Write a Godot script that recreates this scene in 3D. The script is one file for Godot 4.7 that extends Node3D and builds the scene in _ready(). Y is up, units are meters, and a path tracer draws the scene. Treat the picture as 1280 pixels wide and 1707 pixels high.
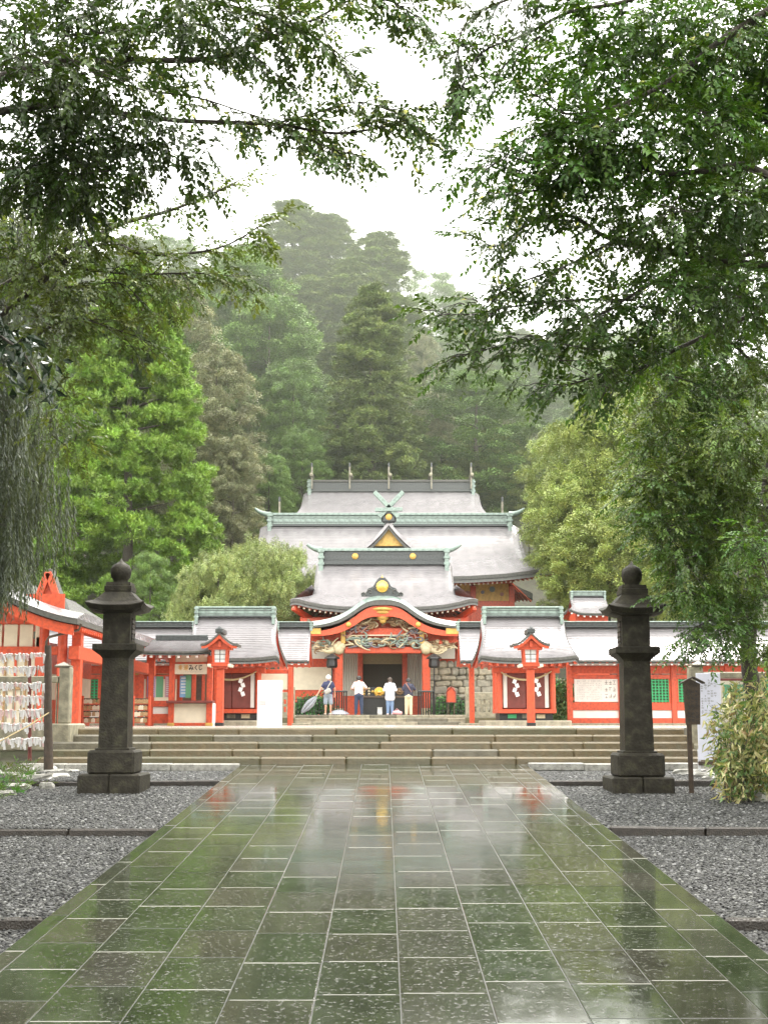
extends Node3D
# A wet stone approach leading up to a vermilion shrine below a misty wooded hill.
# Courtyard level is y = 0; the approach falls away from it towards the camera. Depth Z runs along -z.

const F := 2200.0
const EYE := Vector3(0, 0.1, 0)
const TH := 0.15846
var R := RandomNumberGenerator.new()
var MT := {}
var used := {}


class M:
	var st := SurfaceTool.new()
	var o := Vector3.ZERO
	var tint := Color.WHITE
	var tinted := false
	func _init(origin := Vector3.ZERO, colours := false):
		o = origin
		tinted = colours
		st.begin(Mesh.PRIMITIVE_TRIANGLES)
		st.set_smooth_group(-1)
	func soft(on = true):
		st.set_smooth_group(0 if on else -1)
		return self
	func v(p: Vector3):
		if tinted:
			st.set_color(tint)
		st.add_vertex(p - o)
	func t(a: Vector3, b: Vector3, c: Vector3, n: Vector3):
		if (a - c).cross(a - b).dot(n) < 0.0:
			v(a); v(c); v(b)
		else:
			v(a); v(b); v(c)
	func q(a: Vector3, b: Vector3, c: Vector3, d: Vector3, n: Vector3):
		t(a, b, c, n)
		t(a, c, d, n)
	func box(c: Vector3, s: Vector3, ch := 0.0, b := Basis()):
		var h := s * 0.5
		ch = minf(ch, minf(h.x, minf(h.y, h.z)) * 0.9)
		if ch <= 0.0:
			for ax in 3:
				for sg in [-1.0, 1.0]:
					var n := Vector3.ZERO; n[ax] = sg
					var u := Vector3.ZERO; u[(ax + 1) % 3] = h[(ax + 1) % 3]
					var w := Vector3.ZERO; w[(ax + 2) % 3] = h[(ax + 2) % 3]
					var f: Vector3 = n * h[ax]
					q(c + b * (f + u + w), c + b * (f - u + w), c + b * (f - u - w), c + b * (f + u - w), b * n)
			return self
		var k := h - Vector3.ONE * ch
		for ax in 3:
			var a1 := (ax + 1) % 3
			var a2 := (ax + 2) % 3
			for sg in [-1.0, 1.0]:
				var n := Vector3.ZERO; n[ax] = sg
				var u := Vector3.ZERO; u[a1] = k[a1]
				var w := Vector3.ZERO; w[a2] = k[a2]
				var f: Vector3 = n * h[ax]
				q(c + b * (f + u + w), c + b * (f - u + w), c + b * (f - u - w), c + b * (f + u - w), b * n)
				for s2 in [-1.0, 1.0]:
					var e1 := Vector3.ZERO; e1[a1] = sg * h[a1]; e1[a2] = s2 * k[a2]
					var e2 := Vector3.ZERO; e2[a1] = sg * k[a1]; e2[a2] = s2 * h[a2]
					var l := Vector3.ZERO; l[ax] = k[ax]
					q(c + b * (e1 + l), c + b * (e1 - l), c + b * (e2 - l), c + b * (e2 + l), b * (e1 + e2))
		for sx in [-1.0, 1.0]:
			for sy in [-1.0, 1.0]:
				for sz in [-1.0, 1.0]:
					t(c + b * Vector3(sx * h.x, sy * k.y, sz * k.z), c + b * Vector3(sx * k.x, sy * h.y, sz * k.z), c + b * Vector3(sx * k.x, sy * k.y, sz * h.z), b * Vector3(sx, sy, sz))
		return self
	# box between two pixels-or-metres corners
	func bb(a: Vector3, b: Vector3, ch := 0.0):
		return box((a + b) * 0.5, (b - a).abs(), ch)
	func bar(a: Vector3, b: Vector3, w: float, h: float, ch := 0.0):
		var d := (b - a)
		var zz := d.normalized()
		var up := Vector3.UP if absf(zz.y) < 0.95 else Vector3.FORWARD
		var xx := up.cross(zz).normalized()
		return box((a + b) * 0.5, Vector3(w, h, d.length()), ch, Basis(xx, zz.cross(xx), zz))
	func tube(pts: Array, rad, sides := 6, caps := true):
		st.set_smooth_group(0)
		var rings := []
		var prev := Vector3.ZERO
		for i in pts.size():
			var p: Vector3 = pts[i]
			var d: Vector3 = ((pts[mini(i + 1, pts.size() - 1)] as Vector3) - (pts[maxi(i - 1, 0)] as Vector3)).normalized()
			if prev == Vector3.ZERO:
				prev = d.cross(Vector3(0.31, 0.2, 0.93)).normalized()
			var u := (prev - d * prev.dot(d)).normalized()
			prev = u
			var w := d.cross(u)
			var r: float = rad[i] if rad is Array else rad
			var ring := []
			for k in sides:
				var a := TAU * k / sides
				ring.append(p + (u * cos(a) + w * sin(a)) * r)
			rings.append(ring)
		for i in rings.size() - 1:
			var mid: Vector3 = ((pts[i] as Vector3) + (pts[i + 1] as Vector3)) * 0.5
			for k in sides:
				var k2 := (k + 1) % sides
				q(rings[i][k], rings[i][k2], rings[i + 1][k2], rings[i + 1][k], (rings[i][k] + rings[i][k2] + rings[i + 1][k] + rings[i + 1][k2]) * 0.25 - mid)
		if caps:
			st.set_smooth_group(-1)
			for e in [0, rings.size() - 1]:
				var n: Vector3 = (pts[0] - pts[1]) if e == 0 else (pts[-1] - pts[-2])
				for k in sides - 2:
					t(rings[e][0], rings[e][k + 1], rings[e][k + 2], n)
		st.set_smooth_group(-1)
		return self
	# profile of (radius, height) turned about y; square = true gives four sides of that half width
	func lathe(c: Vector3, prof: Array, sides := 16, smooth := true, turn := 0.0):
		st.set_smooth_group(0 if smooth else -1)
		var k := 1.0 / cos(PI / sides) if not smooth else 1.0
		for i in prof.size() - 1:
			var p0: Vector2 = prof[i]
			var p1: Vector2 = prof[i + 1]
			for s in sides:
				var a0 := TAU * s / sides + turn
				var a1 := TAU * (s + 1) / sides + turn
				var d0 := Vector3(cos(a0), 0, sin(a0)) * k
				var d1 := Vector3(cos(a1), 0, sin(a1)) * k
				var A := c + d0 * p0.x + Vector3.UP * p0.y
				var B := c + d1 * p0.x + Vector3.UP * p0.y
				var C := c + d1 * p1.x + Vector3.UP * p1.y
				var D := c + d0 * p1.x + Vector3.UP * p1.y
				var rr := p1 - p0
				var n := (d0 + d1) * rr.y * 0.5 - Vector3.UP * rr.x
				if p0.x < 1e-5:
					t(A, C, D, n)
				elif p1.x < 1e-5:
					t(A, B, C, n)
				else:
					q(A, B, C, D, n)
		st.set_smooth_group(-1)
		return self
	# polygon in xy, extruded between depths z0 and z1
	func prism(poly: PackedVector2Array, z0: float, z1: float):
		var idx := Geometry2D.triangulate_polygon(poly)
		for i in range(0, idx.size(), 3):
			for z in [z0, z1]:
				var n := Vector3(0, 0, 1 if z == maxf(z0, z1) else -1)
				t(Vector3(poly[idx[i]].x, poly[idx[i]].y, z), Vector3(poly[idx[i + 1]].x, poly[idx[i + 1]].y, z), Vector3(poly[idx[i + 2]].x, poly[idx[i + 2]].y, z), n)
		var sg := -1.0 if Geometry2D.is_polygon_clockwise(poly) else 1.0
		for i in poly.size():
			var a := poly[i]
			var b := poly[(i + 1) % poly.size()]
			var n2 := Vector2(b.y - a.y, a.x - b.x) * sg
			q(Vector3(a.x, a.y, z0), Vector3(b.x, b.y, z0), Vector3(b.x, b.y, z1), Vector3(a.x, a.y, z1), Vector3(n2.x, n2.y, 0))
		return self
	# sheet through a grid of points
	func sheet(g: Array, n: Vector3, smooth := true):
		st.set_smooth_group(0 if smooth else -1)
		for i in g.size() - 1:
			for j in g[i].size() - 1:
				q(g[i][j], g[i][j + 1], g[i + 1][j + 1], g[i + 1][j], n)
		st.set_smooth_group(-1)
		return self
	func leaf(b: Vector3, d: Vector3, up: Vector3, ln: float, wd: float, fold := 0.25, droop := 0.15):
		var s := d.cross(up).normalized()
		var u := s.cross(d).normalized()
		var mid := b + d * ln * 0.5
		var l := b + d * ln * 0.45 + s * wd * 0.5 + u * wd * fold
		var r := b + d * ln * 0.45 - s * wd * 0.5 + u * wd * fold
		var tip := b + d * ln - u * ln * droop
		t(b, l, mid, u); t(l, tip, mid, u); t(tip, r, mid, u); t(r, b, mid, u)
	func done() -> ArrayMesh:
		st.generate_normals()
		return st.commit()


# a photo pixel (1280 x 1707) at a known depth Z -> point
func P(px: float, py: float, Z: float) -> Vector3:
	var x := (px - 640.0) / F
	var y := (853.5 - py) / F
	var d := Vector3(x, y * cos(TH) + sin(TH), y * sin(TH) - cos(TH))
	return EYE + d * (Z / -d.z)

func lin(r, g, b) -> Color:
	return Color(r, g, b).linear_to_srgb()

func noise(freq: float, oct := 4, kind := FastNoiseLite.TYPE_SIMPLEX_SMOOTH, sd := 1) -> FastNoiseLite:
	var n := FastNoiseLite.new()
	n.seed = sd
	n.noise_type = kind
	n.frequency = freq
	n.fractal_octaves = oct
	return n

func ntex(n: FastNoiseLite, cols: Array, size := 512, offs = null) -> NoiseTexture2D:
	var t := NoiseTexture2D.new()
	t.width = size; t.height = size
	t.seamless = true
	t.noise = n
	var g := Gradient.new()
	g.colors = PackedColorArray(cols)
	var of := PackedFloat32Array()
	for i in cols.size():
		of.append(offs[i] if offs else float(i) / (cols.size() - 1))
	g.offsets = of
	t.color_ramp = g
	return t

# a surface of base colour c (linear), mottled by noise of tile size tile metres
func mat(called: String, c: Array, rough: float, opt := {}) -> StandardMaterial3D:
	var m := StandardMaterial3D.new()
	m.resource_name = called
	m.roughness = rough
	m.metallic = opt.get("metal", 0.0)
	m.metallic_specular = opt.get("spec", 0.5)
	var tile: float = opt.get("tile", 1.0)
	m.uv1_triplanar = true
	m.uv1_world_triplanar = true
	m.uv1_scale = Vector3(1, opt.get("sy", 1.0), 1) / tile
	var va: float = opt.get("vary", 0.0)
	if va > 0.0:
		var c2: Array = opt.get("c2", [c[0] * (1 + va), c[1] * (1 + va), c[2] * (1 + va)])
		var c0: Array = opt.get("c0", [c[0] * (1 - va), c[1] * (1 - va), c[2] * (1 - va)])
		m.albedo_texture = ntex(noise(opt.get("freq", 0.012), 5, FastNoiseLite.TYPE_SIMPLEX_SMOOTH, MT.size() + 3), [lin(c0[0], c0[1], c0[2]), lin(c[0], c[1], c[2]), lin(c2[0], c2[1], c2[2])], opt.get("size", 256))
	else:
		m.albedo_color = lin(c[0], c[1], c[2])
	if opt.has("bump"):
		m.heightmap_enabled = true
		m.heightmap_scale = opt.bump
		m.heightmap_texture = ntex(noise(opt.get("bfreq", 0.03), 4, opt.get("bkind", FastNoiseLite.TYPE_SIMPLEX_SMOOTH), 77), [Color.BLACK, Color.WHITE], 512)
	MT[called] = m
	return m

func leafmat(called: String, rough := 0.4, back := 0.35) -> StandardMaterial3D:
	var m := StandardMaterial3D.new()
	m.resource_name = called
	m.vertex_color_use_as_albedo = true
	m.roughness = rough
	m.backlight_enabled = true
	m.backlight = Color(back, back, back * 0.6)
	m.cull_mode = BaseMaterial3D.CULL_DISABLED
	MT[called] = m
	return m

func numbered(n: String) -> String:
	used[n] = used.get(n, -1) + 1
	return n if used[n] == 0 else "%s_%03d" % [n, used[n]]

func tag(o: Node, label: String, cat: String, group := ""):
	o.set_meta("label", label); o.set_meta("category", cat)
	if group: o.set_meta("group", group)
	return o

func thing(called: String, label: String, cat: String, at := Vector3.ZERO, group := "") -> Node3D:
	var o := Node3D.new()
	o.name = numbered(called)
	add_child(o)
	o.position = at
	return tag(o, label, cat, group)

func part(called: String, m, mt, parent: Node = null) -> MeshInstance3D:
	var o := MeshInstance3D.new()
	o.mesh = m.done() if m is M else m
	o.material_override = MT[mt] if mt is String else mt
	if parent == null:
		o.name = numbered(called)
		add_child(o)
		o.position = m.o if m is M else Vector3.ZERO
	else:
		o.name = called
		parent.add_child(o, true)
	return o

func place(called: String, mesh: Mesh, mt, parent: Node, xf: Transform3D) -> MeshInstance3D:
	var o := MeshInstance3D.new()
	o.mesh = mesh
	o.material_override = MT[mt] if mt is String else mt
	o.name = called
	parent.add_child(o, true)
	o.transform = xf
	return o

func structure(called: String, m, mt) -> MeshInstance3D:
	var o := part(called, m, mt)
	o.set_meta("kind", "structure")
	return o

func copies(called: String, mesh: Mesh, mt, xs: Array, cs: Array, parent: Node) -> MultiMeshInstance3D:
	var mm := MultiMesh.new()
	mm.transform_format = MultiMesh.TRANSFORM_3D
	mm.use_colors = cs.size() > 0
	mm.mesh = mesh
	mm.instance_count = xs.size()
	for i in xs.size():
		mm.set_instance_transform(i, xs[i])
		if cs.size():
			mm.set_instance_color(i, cs[i])
	var o := MultiMeshInstance3D.new()
	o.multimesh = mm
	o.material_override = MT[mt] if mt is String else mt
	o.name = called
	if parent: parent.add_child(o, true)
	else:
		o.name = numbered(called)
		add_child(o)
	o.set_meta("kind", "stuff")
	return o

func rnd(a: float, b: float) -> float:
	return R.randf_range(a, b)

func rdir() -> Vector3:
	var z := rnd(-1, 1)
	var a := rnd(0, TAU)
	var s := sqrt(1 - z * z)
	return Vector3(cos(a) * s, z, sin(a) * s)

func sm(a: float, b: float, x: float) -> float:
	return smoothstep(a, b, x)

# heights of the approach, and of the land
func pathy(Z: float) -> float:
	return -2.0 + 0.0524 * Z

func land(x: float, Z: float) -> float:
	var y := -0.3 + pathy(minf(Z, 25.0)) if Z < 25.0 else lerpf(-0.98, -0.16, sm(25.0, 27.0, Z))
	y += 9.0 * sm(62, 100, Z)
	var top := lerpf(40.0, 16.0, sm(-30, 60, x))
	y += top * sm(86, 175, Z)
	y += 14.0 * sm(30, 120, absf(x)) * sm(-20, 60, Z)
	if Z > 75 or absf(x) > 25: y += sin(x * 0.21 + Z * 0.13) * 0.8 + sin(x * 0.11 - Z * 0.23) * 0.8
	return y


func _ready():
	R.seed = 4177
	var cam := Camera3D.new()
	cam.name = "camera"
	cam.fov = rad_to_deg(2.0 * atan(853.5 / F))
	cam.near = 0.1
	cam.far = 2000.0
	add_child(cam)
	cam.position = EYE
	cam.rotation.x = TH
	cam.current = true
	var e := Environment.new()
	e.background_mode = Environment.BG_SKY
	var sky := Sky.new()
	var ps := ProceduralSkyMaterial.new()
	ps.sky_top_color = Color(0.985, 0.985, 0.97)
	ps.sky_horizon_color = Color(1.0, 0.99, 0.965)
	ps.sky_curve = 0.2
	ps.ground_bottom_color = Color(0.25, 0.27, 0.22)
	ps.ground_horizon_color = Color(0.8, 0.82, 0.8)
	ps.sun_angle_max = 1.0
	sky.sky_material = ps
	e.sky = sky
	e.tonemap_mode = Environment.TONE_MAPPER_LINEAR
	e.tonemap_exposure = 5.4
	e.sdfgi_enabled = true
	e.ssao_enabled = true
	e.ssil_enabled = true
	e.fog_enabled = true
	e.fog_density = 0.00016
	e.fog_light_color = Color(0.98, 1.0, 0.95)
	e.volumetric_fog_enabled = true
	e.volumetric_fog_density = 0.0
	var we := WorldEnvironment.new()
	we.name = "world"
	we.environment = e
	add_child(we)
	var sun := DirectionalLight3D.new()
	sun.name = "sun"
	sun.light_energy = 0.35
	sun.light_angular_distance = 25.0
	sun.light_color = Color(1.0, 0.98, 0.95)
	sun.shadow_enabled = true
	add_child(sun)
	sun.look_at_from_position(Vector3(8, 30, -14), Vector3(0, 0, 0))

	materials()
	var mist := FogVolume.new()
	mist.name = "mist"
	mist.shape = RenderingServer.FOG_VOLUME_SHAPE_BOX
	mist.size = Vector3(420, 120, 200)
	mist.position = Vector3(0, 56, -184)
	var fm := FogMaterial.new()
	fm.density = 0.0019
	fm.albedo = Color(0.97, 1.0, 0.93)
	mist.material = fm
	mist.set_meta("kind", "stuff")
	mist.set_meta("label", "pale mist hanging over the wooded hill")
	mist.set_meta("category", "mist")
	add_child(mist)
	ground()
	approach()
	steps()
	courtyard_buildings()
	main_hall()
	small_things()
	people()
	near_trees()
	far_trees()


func materials():
	mat("slab_a", [.036, .042, .026], .16, {"vary": .3, "tile": 1.9})
	mat("slab_b", [.044, .044, .031], .16, {"vary": .3, "tile": 1.9})
	mat("slab_c", [.033, .041, .023], .16, {"vary": .35, "tile": 1.9})
	mat("slab_d", [.048, .048, .036], .16, {"vary": .25, "tile": 1.9})
	var n1 := noise(0.026, 3, FastNoiseLite.TYPE_SIMPLEX_SMOOTH, 12)
	n1.fractal_gain = 0.85
	var drops := ntex(n1, [Color.BLACK, Color.BLACK, Color.WHITE], 1024, [0.0, 0.70, 1.0])
	var rough := ntex(noise(0.01, 5, FastNoiseLite.TYPE_SIMPLEX_SMOOTH, 5), [Color(.3, .3, .3), Color(.5, .5, .5), Color(1, 1, 1)], 512)
	for k in ["slab_a", "slab_b", "slab_c", "slab_d"]:
		var m: StandardMaterial3D = MT[k]
		m.heightmap_enabled = true
		m.heightmap_texture = drops
		m.heightmap_scale = 0.24
		m.roughness = 0.145
		m.roughness_texture = rough
	mat("mortar_pale", [.32, .31, .27], .3, {"vary": .2, "tile": .6})
	mat("mortar", [.07, .068, .06], .35, {"vary": .2, "tile": .6})
	mat("stone_dark", [.034, .030, .023], .55, {"spec": .25, "vary": .35, "tile": .8, "freq": .015, "bump": 0.8, "c2": [.065, .06, .038]})
	mat("stone_step", [.135, .105, .06], .26, {"vary": .4, "tile": 1.1, "bump": 0.5, "c0": [.14, .13, .08]})
	mat("stone_step_b", [.10, .085, .045], .26, {"vary": .4, "tile": 1.1, "bump": 0.5, "c0": [.11, .11, .06]})
	mat("stone_step_c", [.14, .125, .09], .26, {"vary": .3, "tile": 1.1, "bump": 0.5})
	mat("stone_fence", [.26, .235, .165], .55, {"vary": .4, "tile": .8, "bump": 0.5})
	mat("stone_wall", [.27, .235, .17], .6, {"vary": .35, "tile": .8, "bump": 0.6})
	mat("stone_wall_b", [.22, .20, .155], .6, {"vary": .35, "tile": .8, "bump": 0.6})
	mat("rock", [.30, .29, .26], .35, {"vary": .5, "tile": .5, "bump": 0.8})
	mat("earth", [.055, .05, .03], .8, {"vary": .5, "tile": 2.2, "bump": 1.5, "c2": [.06, .075, .03]})
	mat("gravel_bed", [.035, .035, .037], .6, {"spec": .2, "vary": .6, "tile": .25, "freq": .05, "bump": 1.2, "bfreq": .06})
	var gm := StandardMaterial3D.new()
	gm.resource_name = "gravel"; gm.vertex_color_use_as_albedo = true; gm.roughness = .5; gm.metallic_specular = .22
	MT["gravel"] = gm
	mat("timber_wet", [.035, .028, .022], .35, {"vary": .4, "tile": .4, "bump": 0.6})
	mat("courtyard_paving", [.30, .28, .24], .25, {"vary": .2, "tile": 1.5})
	mat("vermilion", [.50, .068, .023], .42, {"vary": .2, "tile": .7, "freq": .02, "c0": [.33, .05, .024]})
	mat("vermilion_old", [.50, .068, .023], .5, {"vary": .25, "tile": .7, "freq": .02})
	mat("red_dark", [.15, .03, .022], .55, {"vary": .2, "tile": .8})
	mat("plaster", [.66, .63, .58], .7, {"vary": .06, "tile": 1.3})
	mat("plaster_cream", [.62, .56, .43], .7, {"vary": .08, "tile": 1.3})
	mat("curtain", [.46, .44, .38], .8, {"vary": .06, "tile": .4})
	mat("copper", [.265, .25, .257], .24, {"metal": .4, "vary": .2, "tile": 2.6, "sy": 1.0, "bump": 0.7, "bfreq": .018})
	mat("patina", [.20, .255, .225], .4, {"metal": .15, "vary": .3, "tile": .7, "c0": [.12, .15, .135]})
	mat("eave_dark", [.07, .068, .06], .5, {"vary": .3, "tile": .5})
	mat("lead_dark", [.045, .05, .05], .35, {"vary": .3, "tile": .4})
	mat("gold", [.80, .52, .13], .32, {"metal": .9, "vary": .15, "tile": .3})
	mat("gold_paint", [.50, .31, .07], .5, {"vary": .25, "tile": .7})
	mat("black", [.014, .013, .013], .4, {"vary": .3, "tile": .4})
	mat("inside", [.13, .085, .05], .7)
	mat("reed", [.10, .095, .075], .7, {"vary": .2, "tile": .2})
	mat("khaki", [.26, .23, .13], .8, {"vary": .15, "tile": .3})
	mat("green_lattice", [.03, .30, .11], .5, {"vary": .1, "tile": .5})
	mat("carved_brown", [.17, .10, .05], .6, {"vary": .4, "tile": .2, "c2": [.42, .27, .10]})
	mat("carved_cream", [.46, .38, .24], .6, {"vary": .25, "tile": .2})
	mat("carved_teal", [.19, .235, .195], .6, {"vary": .3, "tile": .2})
	mat("carved_blue", [.16, .15, .165], .6, {"vary": .3, "tile": .2})
	mat("carved_rose", [.33, .16, .12], .6, {"vary": .3, "tile": .2})
	mat("paper", [.72, .70, .69], .8, {"vary": .05, "tile": .3})
	mat("paper_pink", [.70, .50, .49], .8, {"vary": .05, "tile": .3})
	mat("paper_red", [.75, .14, .08], .8)
	mat("rope", [.42, .33, .18], .9, {"vary": .3, "tile": .1})
	mat("wood_dark", [.055, .035, .022], .55, {"vary": .4, "tile": .35, "bump": 0.3})
	mat("wood_plank", [.34, .21, .10], .6, {"vary": .35, "tile": .3})
	mat("panel_white", [.70, .70, .71], .5, {"vary": .02, "tile": 1})
	mat("banner_white", [.70, .70, .80], .6, {"vary": .04, "tile": 1})
	mat("ink", [.03, .03, .035], .7)
	mat("ink_grey", [.30, .29, .29], .7)
	mat("ink_rose", [.70, .25, .27], .7)
	mat("ink_blue", [.36, .43, .72], .7)
	mat("ink_orange", [.66, .38, .10], .7)
	mat("pane", [.62, .66, .66], .2)
	mat("poster_green", [.10, .30, .16], .4)
	mat("poster_blue", [.16, .32, .50], .4)
	mat("poster_rose", [.46, .24, .30], .4)
	mat("poster_lilac", [.38, .28, .44], .4)
	mat("bark", [.055, .045, .033], .75, {"vary": .45, "tile": .5, "bump": 1.2})
	leafmat("leaf", .38, .9)
	mat("leaf_single", [.085, .16, .033], .36).backlight_enabled = true
	MT["leaf_single"].backlight = Color(.9, .9, .54)
	leafmat("leaf_far", .55, .3)
	leafmat("leaf_gloss", .28, .8)


func ground():
	var m := M.new()
	var zs := []
	var z := -70.0
	while z < 420.0:
		zs.append(z)
		z += 0.5 if z > 24 and z < 28 else (2.0 if z < 62 else 5.0)
	var xs := []
	var x := -300.0
	while x <= 300.0:
		xs.append(x)
		x += 4.0 if absf(x) < 80 else 12.0
	var g := []
	for zz in zs:
		var row := []
		for xx in xs:
			row.append(Vector3(xx, land(xx, zz), -zz))
		g.append(row)
	m.sheet(g, Vector3.UP)
	structure("ground", m, "earth")


const EDGES := [-3.0, 5.4, 10.9, 16.3, 22.2, 25.0]

func gravely(Z: float) -> float:
	for i in EDGES.size() - 1:
		if Z < EDGES[i + 1]:
			var t: float = (Z - EDGES[i]) / (EDGES[i + 1] - EDGES[i])
			return pathy(Z) - 0.015 - 0.085 * t
	return pathy(Z)


func approach():
	# the paved way: a bed of mortar and the slabs on it
	var tilt := Basis(Vector3.RIGHT, atan(0.0524))
	var bed := M.new()
	bed.q(Vector3(-2.68, pathy(-4), 4), Vector3(2.68, pathy(-4), 4), Vector3(2.68, pathy(25.34), -25.34), Vector3(-2.68, pathy(25.34), -25.34), Vector3.UP)
	for s in [-1, 1]:
		bed.q(Vector3(2.68 * s, pathy(-4), 4), Vector3(2.68 * s, pathy(25.34), -25.34), Vector3(2.68 * s, pathy(25.34) - .2, -25.34), Vector3(2.68 * s, pathy(-4) - .2, 4), Vector3(s, 0, 0))
	var way := structure("path", bed, "mortar")
	var cols := [-2.68, -2.53, -2.03, -1.5, -0.955, -0.42, 0.10, 0.645, 1.18, 1.70, 2.21, 2.52, 2.68]
	var lens := [0.80, 0.88, 0.96]
	var made := {}
	var joints := M.new()
	var mats := ["slab_a", "slab_b", "slab_c", "slab_d"]
	for c in cols.size() - 1:
		var w: float = cols[c + 1] - cols[c]
		var far := 25.34
		far -= rnd(0.1, 0.85)
		var first := true
		while far > 4.2:
			var ln: float = lens[R.randi() % 3] * (1.6 if w < 0.2 else 1.0)
			var z1 := far
			if first:
				z1 = 25.34
				ln = 25.34 - far
				first = false
			if ln < 0.12:
				far = 25.34 - 0.3; first = true; continue
			var key := "%.3f_%.3f" % [w, ln]
			if not made.has(key):
				made[key] = M.new().box(Vector3(0, -.04, 0), Vector3(w - .006, .08, ln - .012), .004).done()
			var zc := z1 - ln * 0.5
			var b := tilt * Basis.from_euler(Vector3(rnd(-.0009, .0009), 0, rnd(-.001, .001)))
			place("paving_slab", made[key], mats[R.randi() % 4], way, Transform3D(b, Vector3((cols[c] + cols[c + 1]) * .5, pathy(zc) + .0035 + rnd(-.0008, .0008), -zc)))
			far = z1 - ln
			if R.randf() < .64:
				joints.box(Vector3((cols[c] + cols[c + 1]) * .5 + rnd(-.03, .03), pathy(far) + .0015, -far), Vector3(w * rnd(.86, .99), .008 + rnd(-.002, .001), rnd(.007, .012)), .003, tilt)
	part("mortar_joints", joints, "mortar_pale", way).set_meta("kind", "stuff")
	# gravel to both sides, in terraces held by dark timber edging
	var xs := []
	var cs := []
	for s in [-1, 1]:
		var gb := M.new()
		for i in EDGES.size() - 1:
			var za: float = EDGES[i]
			var zb: float = EDGES[i + 1] - .001
			gb.q(Vector3(2.68 * s, gravely(za), -za), Vector3(12.0 * s, gravely(za), -za), Vector3(12.0 * s, gravely(zb), -zb), Vector3(2.68 * s, gravely(zb), -zb), Vector3.UP)
		structure("gravel_ground", gb, "gravel_bed")
		var Z := 8.6
		while Z < 24.9:
			var dz := 0.027 if Z < 17 else 0.034
			var x := 2.72
			var lim := 0.30 * Z + 0.75
			while x < lim:
				var p := Vector3((x + rnd(-.02, .02)) * s, 0, -(Z + rnd(-.02, .02)))
				p.y = gravely(-p.z) + rnd(-.004, .008)
				var sc := rnd(.45, 1.0) * (1.0 if Z < 17 else 1.2)
				xs.append(Transform3D(Basis.from_euler(Vector3(rnd(-.6, .6), rnd(0, TAU), rnd(-.6, .6))).scaled(Vector3(sc, sc * rnd(.6, 1), sc)), p))
				var l := rnd(.025, .095) if R.randf() < .86 else rnd(.09, .24)
				cs.append(Color(l, l, l * rnd(.93, 1.02)))
				x += dz
			Z += dz
	var pm := M.new()
	var pr := []
	for i in 12: pr.append(rnd(.8, 1.15))
	pm.lathe(Vector3.ZERO, [Vector2(0, -.012), Vector2(.016, -.008), Vector2(.021, .001), Vector2(.013, .010), Vector2(0, .013)], 6, false)
	var gr := copies("gravel", pm.done(), "gravel", xs, cs, null)
	gr.set_meta("label", "loose grey crushed gravel beside the paved way"); gr.set_meta("category", "gravel")
	var lab := ["second", "first", "third", "fourth"]
	for s in [-1, 1]:
		for k in 3:
			var Z: float = EDGES[2 + k]
			var top := pathy(Z) - .012
			var t := thing("timber_edging", "dark timber edging across the %s gravel, %s" % ["paper rack" if s < 0 else "notice post", ["farthest below the stone lantern", "next below the stone lantern", "behind the stone lantern"][k]], "edging", Vector3(2.7 * s, top - .1, -Z), "timber edgings across the gravel")
			var x := 2.70
			while x < 9.0:
				var ln := rnd(.9, 1.5)
				var m := M.new(t.position)
				m.box(Vector3((x + ln * .5) * s, top - .055 + rnd(-.022, .016), -Z + rnd(-.025, .03)), Vector3(ln - .012, .13 + rnd(-.02, .03), .07 + rnd(0, .04)), .02, Basis(Vector3.UP, rnd(-.035, .035)) * Basis(Vector3.BACK, rnd(-.02, .02)))
				part("timber", m, "timber_wet", t)
				x += ln
	# stone kerb at the foot of the steps
	for s in [-1, 1]:
		var t := thing("stone_kerb", "low pale stone kerb at the foot of the steps beside the %s bed" % ["paper rack's" if s < 0 else "notice post's"], "kerb", Vector3(2.7 * s, pathy(25) - .1, -25.0))
		var x := 2.70
		while x < 6.6:
			var ln := rnd(.8, 1.3)
			part("kerb_stone", M.new(t.position).box(Vector3((x + ln * .5) * s, pathy(25.1) - .03 + rnd(-.012, .008), -25.16), Vector3(ln - .01, .14, .34), .015), "rock", t)
			x += ln


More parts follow.
